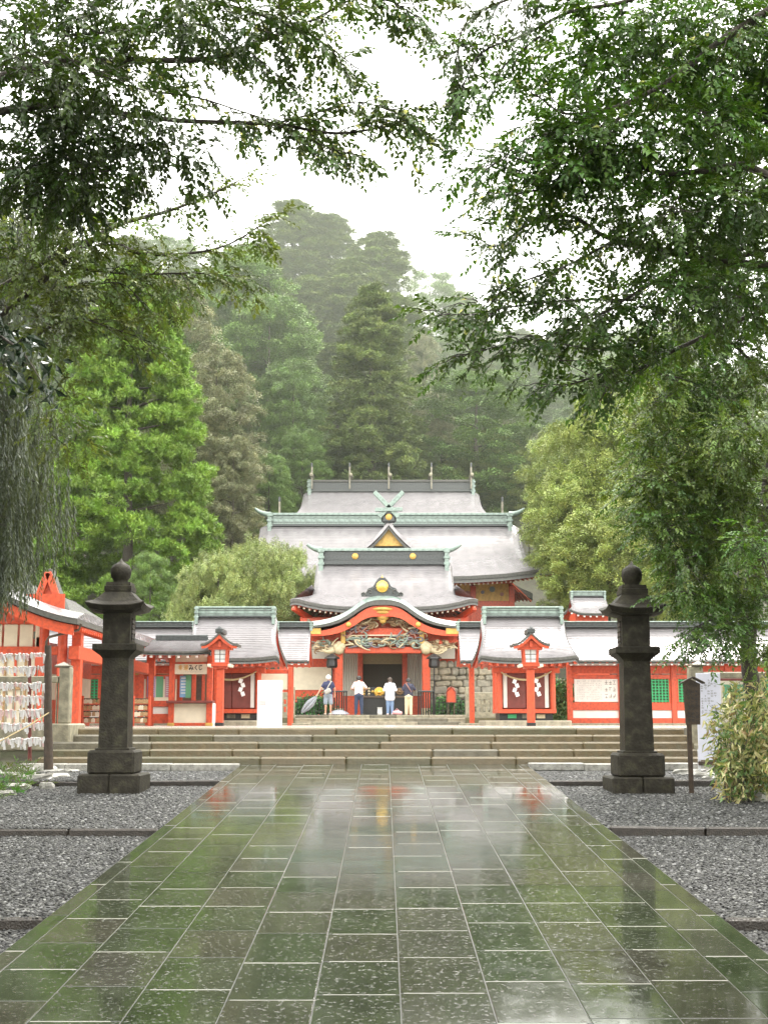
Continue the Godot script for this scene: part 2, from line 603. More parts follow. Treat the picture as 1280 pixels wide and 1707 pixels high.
func steps():
	var t := thing("stone_stairs", "wide flight of five mossy brown stone steps below the courtyard", "stairs", Vector3(0, pathy(25.3), -25.3))
	var rise := 0.1345
	var ms := ["stone_step", "stone_step_b", "stone_step", "stone_step_c"]
	for i in 5:
		var z0 := 25.34 + i * .40
		var y1 := -0.672 + rise * (i + 1)
		var x := -6.55 + i * .02
		while x < 6.05:
			var ln := minf(rnd(1.1, 2.6), 6.05 - x)
			if 6.05 - x - ln < .5: ln = 6.05 - x
			var dp := .46
			if i == 4: dp = .6
			part("step_stone", M.new(t.position).box(Vector3(x + ln * .5, y1 - rise * .5 - .02 + rnd(-.003, .003), -(z0 + dp * .5 + rnd(0, .012))), Vector3(ln - .006, rise + .04, dp), .03), ms[R.randi() % 4], t)
			x += ln
	var cy := M.new()
	cy.q(Vector3(-40, -.004, -27.5), Vector3(40, -.004, -27.5), Vector3(40, .02, -60), Vector3(-40, .02, -60), Vector3.UP)
	cy.q(Vector3(-40, -.004, -27.5), Vector3(-6.5, -.004, -27.5), Vector3(-6.5, -.7, -27.5), Vector3(-40, -.7, -27.5), Vector3(0, 0, 1))
	cy.q(Vector3(40, -.004, -27.5), Vector3(6.0, -.004, -27.5), Vector3(6.0, -.7, -27.5), Vector3(40, -.7, -27.5), Vector3(0, 0, 1))
	structure("courtyard", cy, "courtyard_paving")
	# the short flight and terrace in front of the hall
	var t2 := thing("terrace_stairs", "short flight of three pale stone steps up to the hall porch", "stairs", Vector3(0, 0, -56))
	for i in 3:
		var xa := P(472, 1200, 56).x + i * .25
		var xb := P(790, 1200, 56).x - (0.0 if i < 2 else .25)
		var x := xa
		while x < xb:
			var ln := minf(rnd(1.0, 2.2), xb - x)
			if xb - x - ln < .5: ln = xb - x
			part("step_stone", M.new(t2.position).box(Vector3(x + ln * .5, .145 * (i + .5) - .02, -(56.0 + i * .4 + .3)), Vector3(ln - .008, .185, .6), .015), ["stone_step_c", "stone_wall", "stone_fence"][R.randi() % 3], t2)
			x += ln
	var tr := M.new()
	tr.bb(Vector3(-9.5, -.1, -57.25), Vector3(10.5, .43, -76), .02)
	structure("terrace", tr, "stone_fence")


const UU := [-1.0, -.97, -.93, -.88, -.8, -.65, -.45, -.22, 0.0, .22, .45, .65, .8, .88, .93, .97, 1.0]

func rp(c: Dictionary, t: float, u: float, side: float) -> Vector3:
	var k: float = c.get("k", .45)
	var s := t * (1 + k) - k * t * t
	var w: float = lerpf(c.w0, c.w1, sm(c.get("fs", .3), 1.0, t))
	var y: float = lerpf(c.yr, c.ye, s) + c.get("up", .0) * pow(absf(u), 3.5) * t * t
	var r := maxf(0.0, (absf(u) - .9) / .1)
	y -= c.get("roll", .1) * r * r
	return Vector3(c.xc + u * w, y, -c.zc + side * c.dz * t)

# a curved shrine roof in stepped copper courses; c: xc zc yr ye dz w0 w1 (+ n up fs th k roll)
func roof(par: Node, o: Vector3, c: Dictionary):
	var n: int = c.get("n", 20)
	var th: float = c.get("th", .16)
	var step: float = c.get("step", .018)
	var top := M.new(o)
	var edge := M.new(o)
	var sof := M.new(o)
	var dn := Vector3.DOWN * th
	for side in [1.0, -1.0]:
		var out := Vector3(0, 0, side)
		for i in n:
			var t0 := float(i) / n
			var t1 := float(i + 1) / n
			for j in UU.size() - 1:
				var st := Vector3.UP * step
				var a := rp(c, t0, UU[j], side)
				var b := rp(c, t0, UU[j + 1], side)
				var cc := rp(c, t1, UU[j + 1], side) + st
				var d := rp(c, t1, UU[j], side) + st
				top.q(a, b, cc, d, Vector3.UP)
				top.q(d, cc, cc - st, d - st, out)
			for u in [-1.0, 1.0]:
				var a := rp(c, t0, u, side)
				var b := rp(c, t1, u, side)
				edge.q(a, b, b + dn, a + dn, Vector3(u, 0, 0))
		for i in 8:
			for j in UU.size() - 1:
				sof.q(rp(c, i / 8.0, UU[j], side) + dn, rp(c, i / 8.0, UU[j + 1], side) + dn, rp(c, (i + 1) / 8.0, UU[j + 1], side) + dn, rp(c, (i + 1) / 8.0, UU[j], side) + dn, Vector3.DOWN)
		for j in UU.size() - 1:
			var a := rp(c, 1, UU[j], side)
			var b := rp(c, 1, UU[j + 1], side)
			edge.q(a, b, b + dn * .5, a + dn * .5, out)
			var inn := -out * .05
			edge.q(a + dn * .5, b + dn * .5, b + dn * .5 + inn, a + dn * .5 + inn, Vector3.DOWN)
			edge.q(a + dn * .5 + inn, b + dn * .5 + inn, b + dn, a + dn, out)
	part("roof_covering", top, "copper", par)
	part("eave_edge", edge, c.get("edge", "eave_dark"), par)
	part("soffit", sof, c.get("soffit", "vermilion"), par)
	# rafters under the front and back eaves
	if c.get("raft", true):
		var ra := M.new(o)
		var rt := M.new(o)
		var cnt := int(c.w1 * 2 / .26)
		for side in [1.0, -1.0]:
			for i in cnt:
				var u := (i + .5) / cnt * 2 - 1
				var a := rp(c, .55, u, side) + dn * 1.35
				var b := rp(c, .965, u, side) + dn * 1.35
				ra.bar(a, b, .09, .10)
				rt.box(b + Vector3(0, 0, .008 * side), Vector3(.085, .085, .02))
		part("rafters", ra, "vermilion", par).set_meta("kind", "stuff")
		part("rafter_tips", rt, c.get("tips", "plaster"), par).set_meta("kind", "stuff")

# ridge box along x with end plates
func ridge(par: Node, o: Vector3, xc, zc, y, hw, h, dp, opt := {}):
	var e: float = opt.get("tip", 0.0)
	var r := part("ridge", M.new(o).box(Vector3(xc, y + h * .33, -zc), Vector3(hw * 2, h * .62, dp * .8), .01), opt.get("mt", "patina"), par)
	part("ridge_base", M.new(o).box(Vector3(xc, y - h * .02, -zc), Vector3(hw * 2 + .04, h * .16, dp * 1.25), .01), "lead_dark", r)
	part("ridge_cap", M.new(o).box(Vector3(xc, y + h * .73, -zc), Vector3(hw * 2 + .1, h * .16, dp * 1.1), .015), opt.get("cap", opt.get("mt", "patina")), r)
	var ln := M.new(o)
	for k in [.2, .48]:
		for s in [-1, 1]:
			ln.box(Vector3(xc, y + h * k, -zc + s * dp * .405), Vector3(hw * 2 - .02, h * .04, .02))
	part("ridge_moulding", ln, "lead_dark", r)
	for s in [-1.0, 1.0]:
		var m := M.new(o)
		var x: float = xc + s * (hw - .02)
		m.box(Vector3(x, y + h * .28, -zc), Vector3(dp * .32, h * 1.06, dp * 1.5), .012)
		for k in 3:
			m.box(Vector3(x, y + h * (.62 - .34 * k), -zc), Vector3(dp * .46, h * .13, dp * 1.62), .012)
		m.box(Vector3(x, y - h * .38, -zc + dp * .72), Vector3(dp * .3, h * .6, dp * .3), .01)
		part("ridge_end", m, "patina", par)
		if e > 0:
			var pts := []
			var rad := []
			for i in 7:
				var f := i / 6.0
				pts.append(Vector3(x + s * e * f, y + h * .76 + e * .38 * f * f, -zc))
				rad.append(dp * .26 * (1 - .55 * f))
			part("ridge_horn", M.new(o).tube(pts, rad, 7), "patina", par)

# triangular gable infill below a roof's end
func gable(par: Node, o: Vector3, c: Dictionary, u: float, mt: String):
	var m := M.new(o)
	var x: float = c.xc + u
	for side in [1.0, -1.0]:
		for i in 6:
			var a := rp(c, i / 8.0, 0, side); a.x = x; a.y -= c.get("th", .16) + .02
			var b := rp(c, (i + 1) / 8.0, 0, side); b.x = x; b.y -= c.get("th", .16) + .02
			var lo := rp(c, .76, 0, side).y - .3
			m.q(a, b, Vector3(x, lo, b.z), Vector3(x, lo, a.z), Vector3(u, 0, 0))
	part("gable_wall", m, mt, par)

func beam(par, o, called, a: Vector3, b: Vector3, mt, ch := .012):
	return part(called, M.new(o).bb(a, b, ch), mt, par)

# one bay of the red corridor wall between x0 and x1 at depth Z. kind: board, lattice, plain, open
func bay(par: Node, o: Vector3, x0: float, x1: float, Z: float, kind: String):
	var y := func(r): return P(640, r, Z).y
	var z := -Z
	beam(par, o, "head_beam", Vector3(x0, y.call(1123), z - .06), Vector3(x1, y.call(1110), z + .06), "vermilion_old")
	beam(par, o, "frieze_panel", Vector3(x0, y.call(1111), z - .02), Vector3(x1, y.call(1102), z + .015), "plaster", 0.0)
	beam(par, o, "upper_rail", Vector3(x0, y.call(1132), z - .05), Vector3(x1, y.call(1124.5), z + .045), "vermilion")
	if kind == "open": return
	if kind == "high":
		beam(par, o, "wall_panel", Vector3(x0, y.call(1149), z - .03), Vector3(x1, y.call(1132), z + .01), "plaster_cream", 0.0)
		beam(par, o, "panel_rail", Vector3(x0, y.call(1153), z - .05), Vector3(x1, y.call(1149), z + .04), "vermilion_old")
		return
	beam(par, o, "middle_rail", Vector3(x0, y.call(1184), z - .06), Vector3(x1, y.call(1171), z + .06), "vermilion")
	beam(par, o, "lower_panel", Vector3(x0, y.call(1197), z - .03), Vector3(x1, y.call(1184), z + .01), "plaster", 0.0)
	beam(par, o, "bottom_rail", Vector3(x0, y.call(1206), z - .06), Vector3(x1, y.call(1197), z + .06), "vermilion")
	if kind == "lattice":
		var f := M.new(o)
		var ya: float = y.call(1171)
		var yb: float = y.call(1132)
		var wdt := x1 - x0 - .16
		var nx := int(wdt / .125)
		for i in nx + 1:
			f.bb(Vector3(x0 + .08 + wdt * i / nx - .022, ya, z - .02), Vector3(x0 + .08 + wdt * i / nx + .022, yb, z + .022))
		for i in 8:
			var yy := ya + (yb - ya) * (i + .5) / 8
			f.bb(Vector3(x0 + .08, yy - .022, z - .016), Vector3(x1 - .08, yy + .022, z + .026))
		var l = part("lattice_window", f, "green_lattice", par)
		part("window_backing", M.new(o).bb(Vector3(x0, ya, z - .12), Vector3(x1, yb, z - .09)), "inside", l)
		for s in [x0 + .04, x1 - .04]:
			part("window_jamb", M.new(o).bb(Vector3(s - .04, ya, z - .04), Vector3(s + .04, yb, z + .04), .008), "vermilion_old", l)
	elif kind == "plain":
		beam(par, o, "wall_panel", Vector3(x0, y.call(1171), z - .03), Vector3(x1, y.call(1132), z + .01), "plaster_cream", 0.0)
	elif kind == "dark":
		beam(par, o, "wall_panel", Vector3(x0, y.call(1171), z - .03), Vector3(x1, y.call(1132), z + .01), "vermilion", 0.0)

func post(par, o, x, Z, w, r0, r1, mt = "vermilion"):
	return part("post", M.new(o).bb(Vector3(x - w * .5, P(640, r0, Z).y, -Z - w * .5), Vector3(x + w * .5, P(640, r1, Z).y, -Z + w * .5), .012), mt, par)

func corridor(called_label: String, x0: float, x1: float, kinds: Array, edges: Array, Z := 50.2):
	var o := Vector3((x0 + x1) * .5, 0, -Z)
	var t := thing("corridor_wall", called_label, "corridor", o)
	part("footing", M.new(o).bb(Vector3(x0, -.08, -Z - .9), Vector3(x1, P(640, 1205.5, Z).y, -Z + .16), .02), "stone_fence", t)
	var c := {"xc": o.x, "zc": Z + .5, "yr": P(640, 1046, Z + .5).y, "ye": P(640, 1101, Z - .9).y, "dz": 1.4, "w0": (x1 - x0) * .5, "w1": (x1 - x0) * .5 + .02, "n": 14, "th": .12, "k": .3, "roll": .03, "up": 0.0}
	roof(t, o, c)
	ridge(t, o, o.x, Z + .5, c.yr + .02, (x1 - x0) * .5 + .05, .26, .34, {"mt": "lead_dark", "cap": "patina"})
	for i in edges.size():
		post(t, o, edges[i], Z, .2, 1207, 1101, "vermilion")
		part("bracket", M.new(o).box(Vector3(edges[i], P(640, 1106, Z).y, -Z + .25), Vector3(.13, .12, .5), .01), "vermilion_old", t)
		part("bracket_tip", M.new(o).box(Vector3(edges[i], P(640, 1106, Z).y, -Z + .505), Vector3(.14, .13, .02), .004), "plaster", t)
		if i < edges.size() - 1:
			bay(t, o, edges[i] + .1, edges[i + 1] - .1, Z, kinds[i])
	return t


func shimenawa(t: Node, o: Vector3, a: Vector3, b: Vector3):
	var pts := []
	var rad := []
	for i in 15:
		var f := i / 14.0
		pts.append(a.lerp(b, f) + Vector3.DOWN * .28 * (1 - pow(2 * f - 1, 2)))
		rad.append(.022 + .018 * sin(f * PI))
	var r = part("straw_rope", M.new(o).tube(pts, rad, 7), "rope", t)
	for f in [.32, .72]:
		var p: Vector3 = pts[int(f * 14)] + Vector3(0, -.03, .04)
		var m := M.new(o)
		for k in 4:
			var q := p + Vector3(.07 * ((k % 2) * 2 - 1) * .6, -.07 - .15 * k, .006 * k)
			m.box(q, Vector3(.13, .15, .006), 0.0, Basis(Vector3.BACK, .35 * ((k % 2) * 2 - 1)))
		part("paper_streamer", m, "paper", r)


func side_shrine(label: String, xc: float, Z: float):
	var o := Vector3(xc, 0, -Z)
	var t := thing("side_shrine", label, "shrine", o, "pair of side shrines flanking the steps")
	var y := func(r): return P(640, r, Z).y
	var hw := 0.93
	part("stone_base", M.new(o).bb(Vector3(xc - 1.5, -.05, -Z + .5), Vector3(xc + 1.5, y.call(1201), -Z - 2.6), .03), "stone_wall", t)
	var pl := M.new(o)
	pl.bb(Vector3(xc - hw, y.call(1201), -Z - .1), Vector3(xc + hw, y.call(1188), -Z - 1.9), .0)
	part("plinth", pl, "black", t)
	for k in 3:
		part("plinth_vent", M.new(o).box(Vector3(xc - .5 + k * .5, y.call(1194), -Z - .09), Vector3(.3, .14, .03), .005), ["green_lattice", "stone_step_c", "carved_cream"][k], t)
	beam(t, o, "sill", Vector3(xc - hw - .1, y.call(1189), -Z - 2.0), Vector3(xc + hw + .1, y.call(1182), -Z + .08), "vermilion")
	for s in [-1, 1]:
		for zz in [0.0, 1.75]:
			part("post", M.new(o).lathe(Vector3(xc + s * hw, y.call(1183), -Z - .06 - zz), [Vector2(.1, 0), Vector2(.1, y.call(1112) - y.call(1183))], 12), "vermilion_old", t)
		beam(t, o, "side_wall", Vector3(xc + s * hw - .03, y.call(1183), -Z - 1.8), Vector3(xc + s * hw + .03, y.call(1112), -Z - .1), "vermilion_old", 0.0)
		beam(t, o, "white_jamb", Vector3(xc + s * (hw - .2) - .07, y.call(1180), -Z - .16), Vector3(xc + s * (hw - .2) + .07, y.call(1122), -Z - .1), "plaster")
		beam(t, o, "door_leaf", Vector3(xc + s * .01, y.call(1181), -Z - .17), Vector3(xc + s * (hw - .26), y.call(1122), -Z - .12), "red_dark")
	beam(t, o, "back_wall", Vector3(xc - hw, y.call(1183), -Z - 1.86), Vector3(xc + hw, y.call(1112), -Z - 1.8), "vermilion")
	beam(t, o, "lintel", Vector3(xc - hw - .25, y.call(1122), -Z - .2), Vector3(xc + hw + .25, y.call(1113), -Z + .06), "vermilion_old")
	for i in 9:
		part("bracket_block", M.new(o).box(Vector3(xc - 1.15 + i * .2875, y.call(1108), -Z + .14), Vector3(.12, .14, .5), .02), "vermilion" if i % 2 else "vermilion_old", t)
	beam(t, o, "eave_beam", Vector3(xc - 1.5, y.call(1105), -Z + .28), Vector3(xc + 1.5, y.call(1101), -Z + .42), "vermilion_old")
	var c := {"xc": xc, "zc": Z + .95, "yr": P(640, 1027, Z + .95).y, "ye": P(640, 1097, Z - .95).y, "dz": 1.9, "w0": 1.50, "w1": 1.74, "fs": .2, "n": 22, "up": .13, "th": .2, "k": .45, "roll": .16, "tips": "vermilion"}
	roof(t, o, c)
	for s in [-1, 1]: gable(t, o, c, s * 1.2, "vermilion_old")
	ridge(t, o, xc, Z + .95, c.yr - .02, 1.40, .44, .36)
	shimenawa(t, o, Vector3(xc - hw + .05, y.call(1121), -Z + .1), Vector3(xc + hw - .05, y.call(1119), -Z + .1))
	return t


func red_lantern(label: String, px: float):
	var Z := 41.0
	var g := P(px, 1209, Z)
	var o := Vector3(g.x, 0, -Z)
	var t := thing("lantern_post", label, "lantern post", o, "pair of vermilion lantern posts in the courtyard")
	var y := func(r): return P(640, r, Z).y
	var L := func(r, s, sy, ch, mt, nm, par = t): return part(nm, M.new(o).box(Vector3(o.x, y.call(r), o.z), Vector3(s, sy, s), ch), mt, par)
	L.call(1208, .26, .12, .01, "black", "shoe")
	part("post", M.new(o).bb(Vector3(o.x - .115, .06, o.z - .115), Vector3(o.x + .115, y.call(1115), o.z + .115), .02), "vermilion", t)
	L.call(1113, .42, .07, .01, "vermilion", "bracket_tray")
	L.call(1109.5, .58, .07, .01, "vermilion", "tray")
	for s in [-1, 1]:
		for w in [-1, 1]:
			part("tray_nose", M.new(o).box(Vector3(o.x + s * .31, y.call(1110), o.z + w * .25), Vector3(.12, .1, .1), .02), "plaster_cream", t)
	var ya: float = y.call(1107)
	var yb: float = y.call(1083)
	var pn = part("lamp_pane", M.new(o).bb(Vector3(o.x - .17, ya, o.z - .17), Vector3(o.x + .17, yb, o.z + .17)), "pane", t)
	var gr := M.new(o)
	for s in [-1, 1]:
		gr.box(Vector3(o.x, (ya + yb) * .5, o.z + s * .175), Vector3(.02, yb - ya, .012))
		gr.box(Vector3(o.x + s * .175, (ya + yb) * .5, o.z), Vector3(.012, yb - ya, .02))
		for k in [.33, .66]:
			gr.box(Vector3(o.x, lerpf(ya, yb, k), o.z + s * .175), Vector3(.34, .016, .012))
			gr.box(Vector3(o.x + s * .175, lerpf(ya, yb, k), o.z), Vector3(.012, .016, .34))
	part("pane_bars", gr, "wood_dark", pn)
	for s in [-1, 1]:
		for w in [-1, 1]:
			part("lamp_frame", M.new(o).bar(Vector3(o.x + s * .19, ya, o.z + w * .19), Vector3(o.x + s * .22, yb + .05, o.z + w * .22), .07, .07, .008), "vermilion", t)
	L.call(1106, .50, .05, .006, "vermilion", "lamp_frame_sill")
	part("lamp_lintel", M.new(o).bb(Vector3(o.x - .36, yb - .01, o.z - .27), Vector3(o.x + .36, yb + .08, o.z + .27), .01), "vermilion", t)
	# curved gable roof, its gable to the front
	var fn := func(u): return y.call(1055) - .43 * (1.45 * absf(u) - .45 * u * u) + .07 * pow(absf(u), 4)
	var poly := PackedVector2Array()
	var low := PackedVector2Array()
	for i in 17:
		var u := -1 + i / 8.0
		poly.append(Vector2(o.x + u * .57, fn.call(u)))
	for i in 17:
		var u := 1 - i / 8.0
		poly.append(Vector2(o.x + u * .57, fn.call(u) - .07))
	part("roof_covering", M.new(o).prism(poly, o.z - .55, o.z + .5), "eave_dark", t)
	for i in 17:
		var u := -1 + i / 8.0
		low.append(Vector2(o.x + u * .54, fn.call(u) - .072))
	for i in 17:
		var u := 1 - i / 8.0
		low.append(Vector2(o.x + u * .54, fn.call(u) - .19 + .05 * absf(u)))
	part("bargeboard", M.new(o).prism(low, o.z + .40, o.z + .47), "vermilion", t)
	part("gable_panel", M.new(o).prism(PackedVector2Array([Vector2(o.x - .34, yb + .06), Vector2(o.x + .34, yb + .06), Vector2(o.x, y.call(1062))]), o.z - .4, o.z + .3), "vermilion", t)
	part("king_post", M.new(o).box(Vector3(o.x, yb + .16, o.z + .33), Vector3(.1, .2, .06), .01), "vermilion_old", t)
	part("ridge_ornament", M.new(o).box(Vector3(o.x, y.call(1053), o.z), Vector3(.24, .16, 1.06), .03).box(Vector3(o.x, y.call(1049.5), o.z + .45), Vector3(.14, .14, .14), .05), "lead_dark", t)


# lettering as flat brush strokes a few millimetres proud of the board; at = lower left, size in metres
func strokes(o: Vector3, lines: Array, at: Vector3, size: Vector2, pen: float, m: M = null) -> M:
	if m == null: m = M.new(o)
	for l in lines:
		for i in l.size() - 1:
			var a := at + Vector3(l[i][0] * size.x, l[i][1] * size.y, .003)
			var b := at + Vector3(l[i + 1][0] * size.x, l[i + 1][1] * size.y, .003)
			var d := (b - a).normalized()
			var s := Vector3(-d.y, d.x, 0) * pen * .5
			m.q(a - s - d * pen * .3, a + s - d * pen * .3, b + s + d * pen * .3, b - s + d * pen * .3, Vector3(0, 0, 1))
	return m

# small writing that cannot be made out: columns of short strokes
func scribble(o: Vector3, at: Vector3, size: Vector2, cols: int, rows: int, fill := .8) -> M:
	var m := M.new(o)
	var cw := size.x / cols
	var rh := size.y / rows
	for c in cols:
		for r in rows:
			if R.randf() > fill: continue
			var p := at + Vector3(c * cw + cw * .15, r * rh + rh * .12, 0)
			for k in 3:
				if R.randf() < .5:
					strokes(o, [[[0, (k + .5) / 3], [1, (k + .5) / 3]]], p, Vector2(cw * .7, rh * .75), cw * .1, m)
				else:
					var f := rnd(.15, .85)
					strokes(o, [[[f, rnd(.5, 1)], [f, rnd(0, .4)]]], p, Vector2(cw * .7, rh * .75), cw * .1, m)
	return m


func courtyard_buildings():
	# right and left corridors, and the short stretches beside the porch
	var X := func(px): return P(px, 1150, 50.2).x
	var c1 = corridor("long red corridor with white lower panels and green lattice windows behind the notice post", X.call(942), X.call(1330), ["board", "lattice", "lattice", "lattice"], [X.call(949), X.call(1034), X.call(1122), X.call(1212), X.call(1310)])
	var o: Vector3 = c1.position
	var Z := 50.2
	var pa := P(957, 1170, Z); var pb := P(1029, 1132, Z)
	var nb = part("notice_panel", M.new(o).bb(pa + Vector3(0, 0, -.02), pb + Vector3(0, 0, .03), .005), "plaster", c1)
	part("notice_text", scribble(o, P(961, 1167, Z) + Vector3(0, 0, .032), Vector2(.95, .75), 16, 9, .85), "ink_grey", nb)
	part("notice_heading", scribble(o, P(1007, 1166, Z) + Vector3(0, 0, .032), Vector2(.45, .76), 3, 3, 1.0), "wood_dark", nb)
	corridor("red corridor behind the fortune slip booth, with notice posters in its bays", X.call(60), X.call(318), ["lattice", "lattice", "dark", "plain"], [X.call(70), X.call(118), X.call(172), X.call(236), X.call(300)])
	var c3 = corridor("short roofed red corridor between the white sign and the porch", P(462, 1150, 52.5).x, P(516, 1150, 52.5).x, [], [P(485, 1150, 52.5).x], 52.5)
	var c4 = corridor("short roofed red corridor between the porch and the stone balustrade", P(766, 1150, 52.5).x, P(806, 1150, 52.5).x, ["open"], [P(786, 1150, 52.5).x], 52.5)
	side_shrine("small red side shrine with straw rope beside the fortune slip booth", P(389, 1100, 47).x, 46.6)
	side_shrine("small red side shrine with straw rope beside the stone balustrade", P(874, 1100, 47).x, 46.6)
	red_lantern("tall vermilion lantern post beside the fortune slip booth", 366)
	red_lantern("tall vermilion lantern post before the right-hand shrine doors", 885)
	booth()
	left_hall()
	# a small roof glimpsed above the corridor
	var oo := P(985, 1100, 62)
	oo.y = 0
	var t := thing("small_hall", "small roofed hall half hidden behind the right corridor and maple", "hall", oo)
	var hc := {"xc": oo.x, "zc": 62.6, "yr": P(640, 994, 62.6).y, "ye": P(640, 1022, 60.9).y, "dz": 1.7, "w0": .85, "w1": 1.15, "n": 10, "up": .25, "th": .12}
	roof(t, oo, hc)
	ridge(t, oo, oo.x, 62.6, hc.yr, .8, .3, .3)
	part("wall", M.new(oo).bb(Vector3(oo.x - .75, 0, -61.5), Vector3(oo.x + .75, hc.ye + .1, -63.7)), "vermilion_old", t)


func booth():
	var Z := 42.0
	var o := P(320, 1212, Z); o.y = 0
	var t := thing("fortune_booth", "vermilion booth with cream counter panel selling fortune slips", "booth", o)
	var y := func(r): return P(640, r, Z).y
	var x := func(px): return P(px, 1150, Z).x
	var zb := -Z - 1.7
	for px in [287, 350]:
		part("post", M.new(o).bb(Vector3(x.call(px) - .09, -.0, -Z - .09), Vector3(x.call(px) + .09, y.call(1088), -Z + .09), .012), "vermilion", t)
		part("post_shoe", M.new(o).box(Vector3(x.call(px), .05, -Z), Vector3(.22, .1, .22), .01), "gold_paint", t)
		part("back_post", M.new(o).bb(Vector3(x.call(px) - .09, -.0, zb - .09), Vector3(x.call(px) + .09, y.call(1088), zb + .09), .012), "vermilion_old", t)
	beam(t, o, "top_panel", Vector3(x.call(292), y.call(1104), -Z - .02), Vector3(x.call(346), y.call(1092), -Z + .01), "plaster_cream", 0.0)
	beam(t, o, "head_rail", Vector3(x.call(283), y.call(1092), -Z - .07), Vector3(x.call(353), y.call(1088), -Z + .06), "vermilion_old")
	beam(t, o, "sign_rail", Vector3(x.call(291), y.call(1107.5), -Z - .06), Vector3(x.call(346), y.call(1104), -Z + .05), "vermilion")
	var sg = part("booth_sign", M.new(o).bb(Vector3(x.call(291), y.call(1124), -Z + .02), Vector3(x.call(347), y.call(1107), -Z + .08), .004), "plaster_cream", t)
	var sp := Vector3(x.call(297), y.call(1117.5), -Z + .08)
	var h := .17
	var kou := [[[.2, .85], [.8, .85]], [[.5, 1], [.5, .0]], [[.05, .65], [.95, .65]], [[.3, .55], [.4, .42]], [[.7, .55], [.6, .42]], [[.1, .38], [.9, .38]], [[.2, .2], [.8, .2]]]
	var un := [[[.1, .9], [.25, .8]], [[.05, .6], [.22, .6], [.22, .25], [.05, .1]], [[.22, .2], [.5, .05], [.95, .05]], [[.35, .95], [.92, .95], [.92, .8]], [[.4, .75], [.9, .75], [.9, .4], [.4, .4], [.4, .75]], [[.4, .57], [.9, .57]], [[.35, .28], [.95, .28]], [[.65, .9], [.65, .15]]]
	part("orange_lettering", strokes(o, un, sp + Vector3(.17, 0, 0), Vector2(.15, h), .018, strokes(o, kou, sp, Vector2(.15, h), .018)), "ink_orange", sg)
	var mi := [[[.15, .88], [.5, .88], [.33, .35], [.17, .13], [.06, .22], [.2, .42], [.55, .36], [.92, .18]], [[.78, .62], [.72, .3], [.52, .03]]]
	var ku := [[[.68, .92], [.25, .5], [.68, .06]]]
	var ji := [[[.28, .92], [.28, .28], [.42, .08], [.62, .1], [.85, .3]], [[.55, .92], [.63, .76]], [[.76, .95], [.84, .8]]]
	var bl := strokes(o, mi, sp + Vector3(.34, 0, 0), Vector2(.16, h), .024)
	strokes(o, ku, sp + Vector3(.50, 0, 0), Vector2(.14, h), .024, bl)
	strokes(o, ji, sp + Vector3(.63, 0, 0), Vector2(.14, h), .024, bl)
	part("black_lettering", bl, "ink", sg)
	part("small_lettering", scribble(o, Vector3(x.call(306), y.call(1121.5), -Z + .08), Vector2(.62, .05), 12, 1, .9), "ink_grey", sg)
	beam(t, o, "counter", Vector3(x.call(280), y.call(1172), -Z - .3), Vector3(x.call(357), y.call(1168), -Z + .28), "red_dark")
	beam(t, o, "counter_panel", Vector3(x.call(290), y.call(1205), -Z - .03), Vector3(x.call(345), y.call(1173), -Z + .02), "plaster_cream", 0.0)
	beam(t, o, "bottom_rail", Vector3(x.call(283), .0, -Z - .05), Vector3(x.call(352), y.call(1205), -Z + .05), "vermilion")
	beam(t, o, "right_wall", Vector3(x.call(352), .0, zb), Vector3(x.call(354), y.call(1172), -Z - .05), "plaster", 0.0)
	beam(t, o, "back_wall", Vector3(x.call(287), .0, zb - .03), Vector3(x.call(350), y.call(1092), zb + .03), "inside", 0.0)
	# posters and slips behind the counter
	var ps = beam(t, o, "blue_poster", Vector3(x.call(298), y.call(1162), -Z - .28), Vector3(x.call(317), y.call(1126), -Z - .25), "poster_blue", 0.0)
	for k in 6:
		part("poster_line", M.new(o).bb(Vector3(x.call(300), y.call(1131 + k * 5), -Z - .249), Vector3(x.call(308), y.call(1129 + k * 5), -Z - .246)), "pane", ps)
	beam(t, o, "green_poster_strip", Vector3(x.call(308), y.call(1163), -Z - .24), Vector3(x.call(317), y.call(1125), -Z - .22), "poster_green", 0.0)
	beam(t, o, "inner_post", Vector3(x.call(318), y.call(1168), -Z - .3), Vector3(x.call(325), y.call(1107), -Z - .2), "vermilion_old")
	beam(t, o, "slip_rack", Vector3(x.call(326), y.call(1165), -Z - .4), Vector3(x.call(335), y.call(1126), -Z - .34), "wood_dark")
	beam(t, o, "right_jamb", Vector3(x.call(336), y.call(1168), -Z - .14), Vector3(x.call(341), y.call(1107), -Z - .06), "vermilion_old")
	var c := {"xc": (x.call(238) + x.call(352)) * .5, "zc": Z + .9, "yr": P(640, 1066, Z + .9).y, "ye": P(640, 1086, Z - .75).y, "dz": 1.65, "w0": 1.02, "w1": 1.14, "fs": .2, "n": 16, "up": .05, "th": .12, "k": .35, "roll": .08}
	roof(t, o, c)
	part("ridge", M.new(o).box(Vector3(c.xc, c.yr + .05, -c.zc), Vector3(1.7, .2, .24), .03), "lead_dark", t)
	# left wing with posters
	for px in [250]:
		part("post", M.new(o).bb(Vector3(x.call(px) - .08, .0, -Z - .3), Vector3(x.call(px) + .08, y.call(1090), -Z - .14), .012), "vermilion_old", t)
	beam(t, o, "wing_panel", Vector3(x.call(250), y.call(1190), -Z - .26), Vector3(x.call(285), y.call(1178), -Z - .24), "plaster", 0.0)
	beam(t, o, "wing_rail", Vector3(x.call(250), y.call(1178), -Z - .3), Vector3(x.call(285), y.call(1168), -Z - .18), "vermilion")
	beam(t, o, "wing_bottom_rail", Vector3(x.call(250), y.call(1206), -Z - .3), Vector3(x.call(285), y.call(1190), -Z - .18), "vermilion")
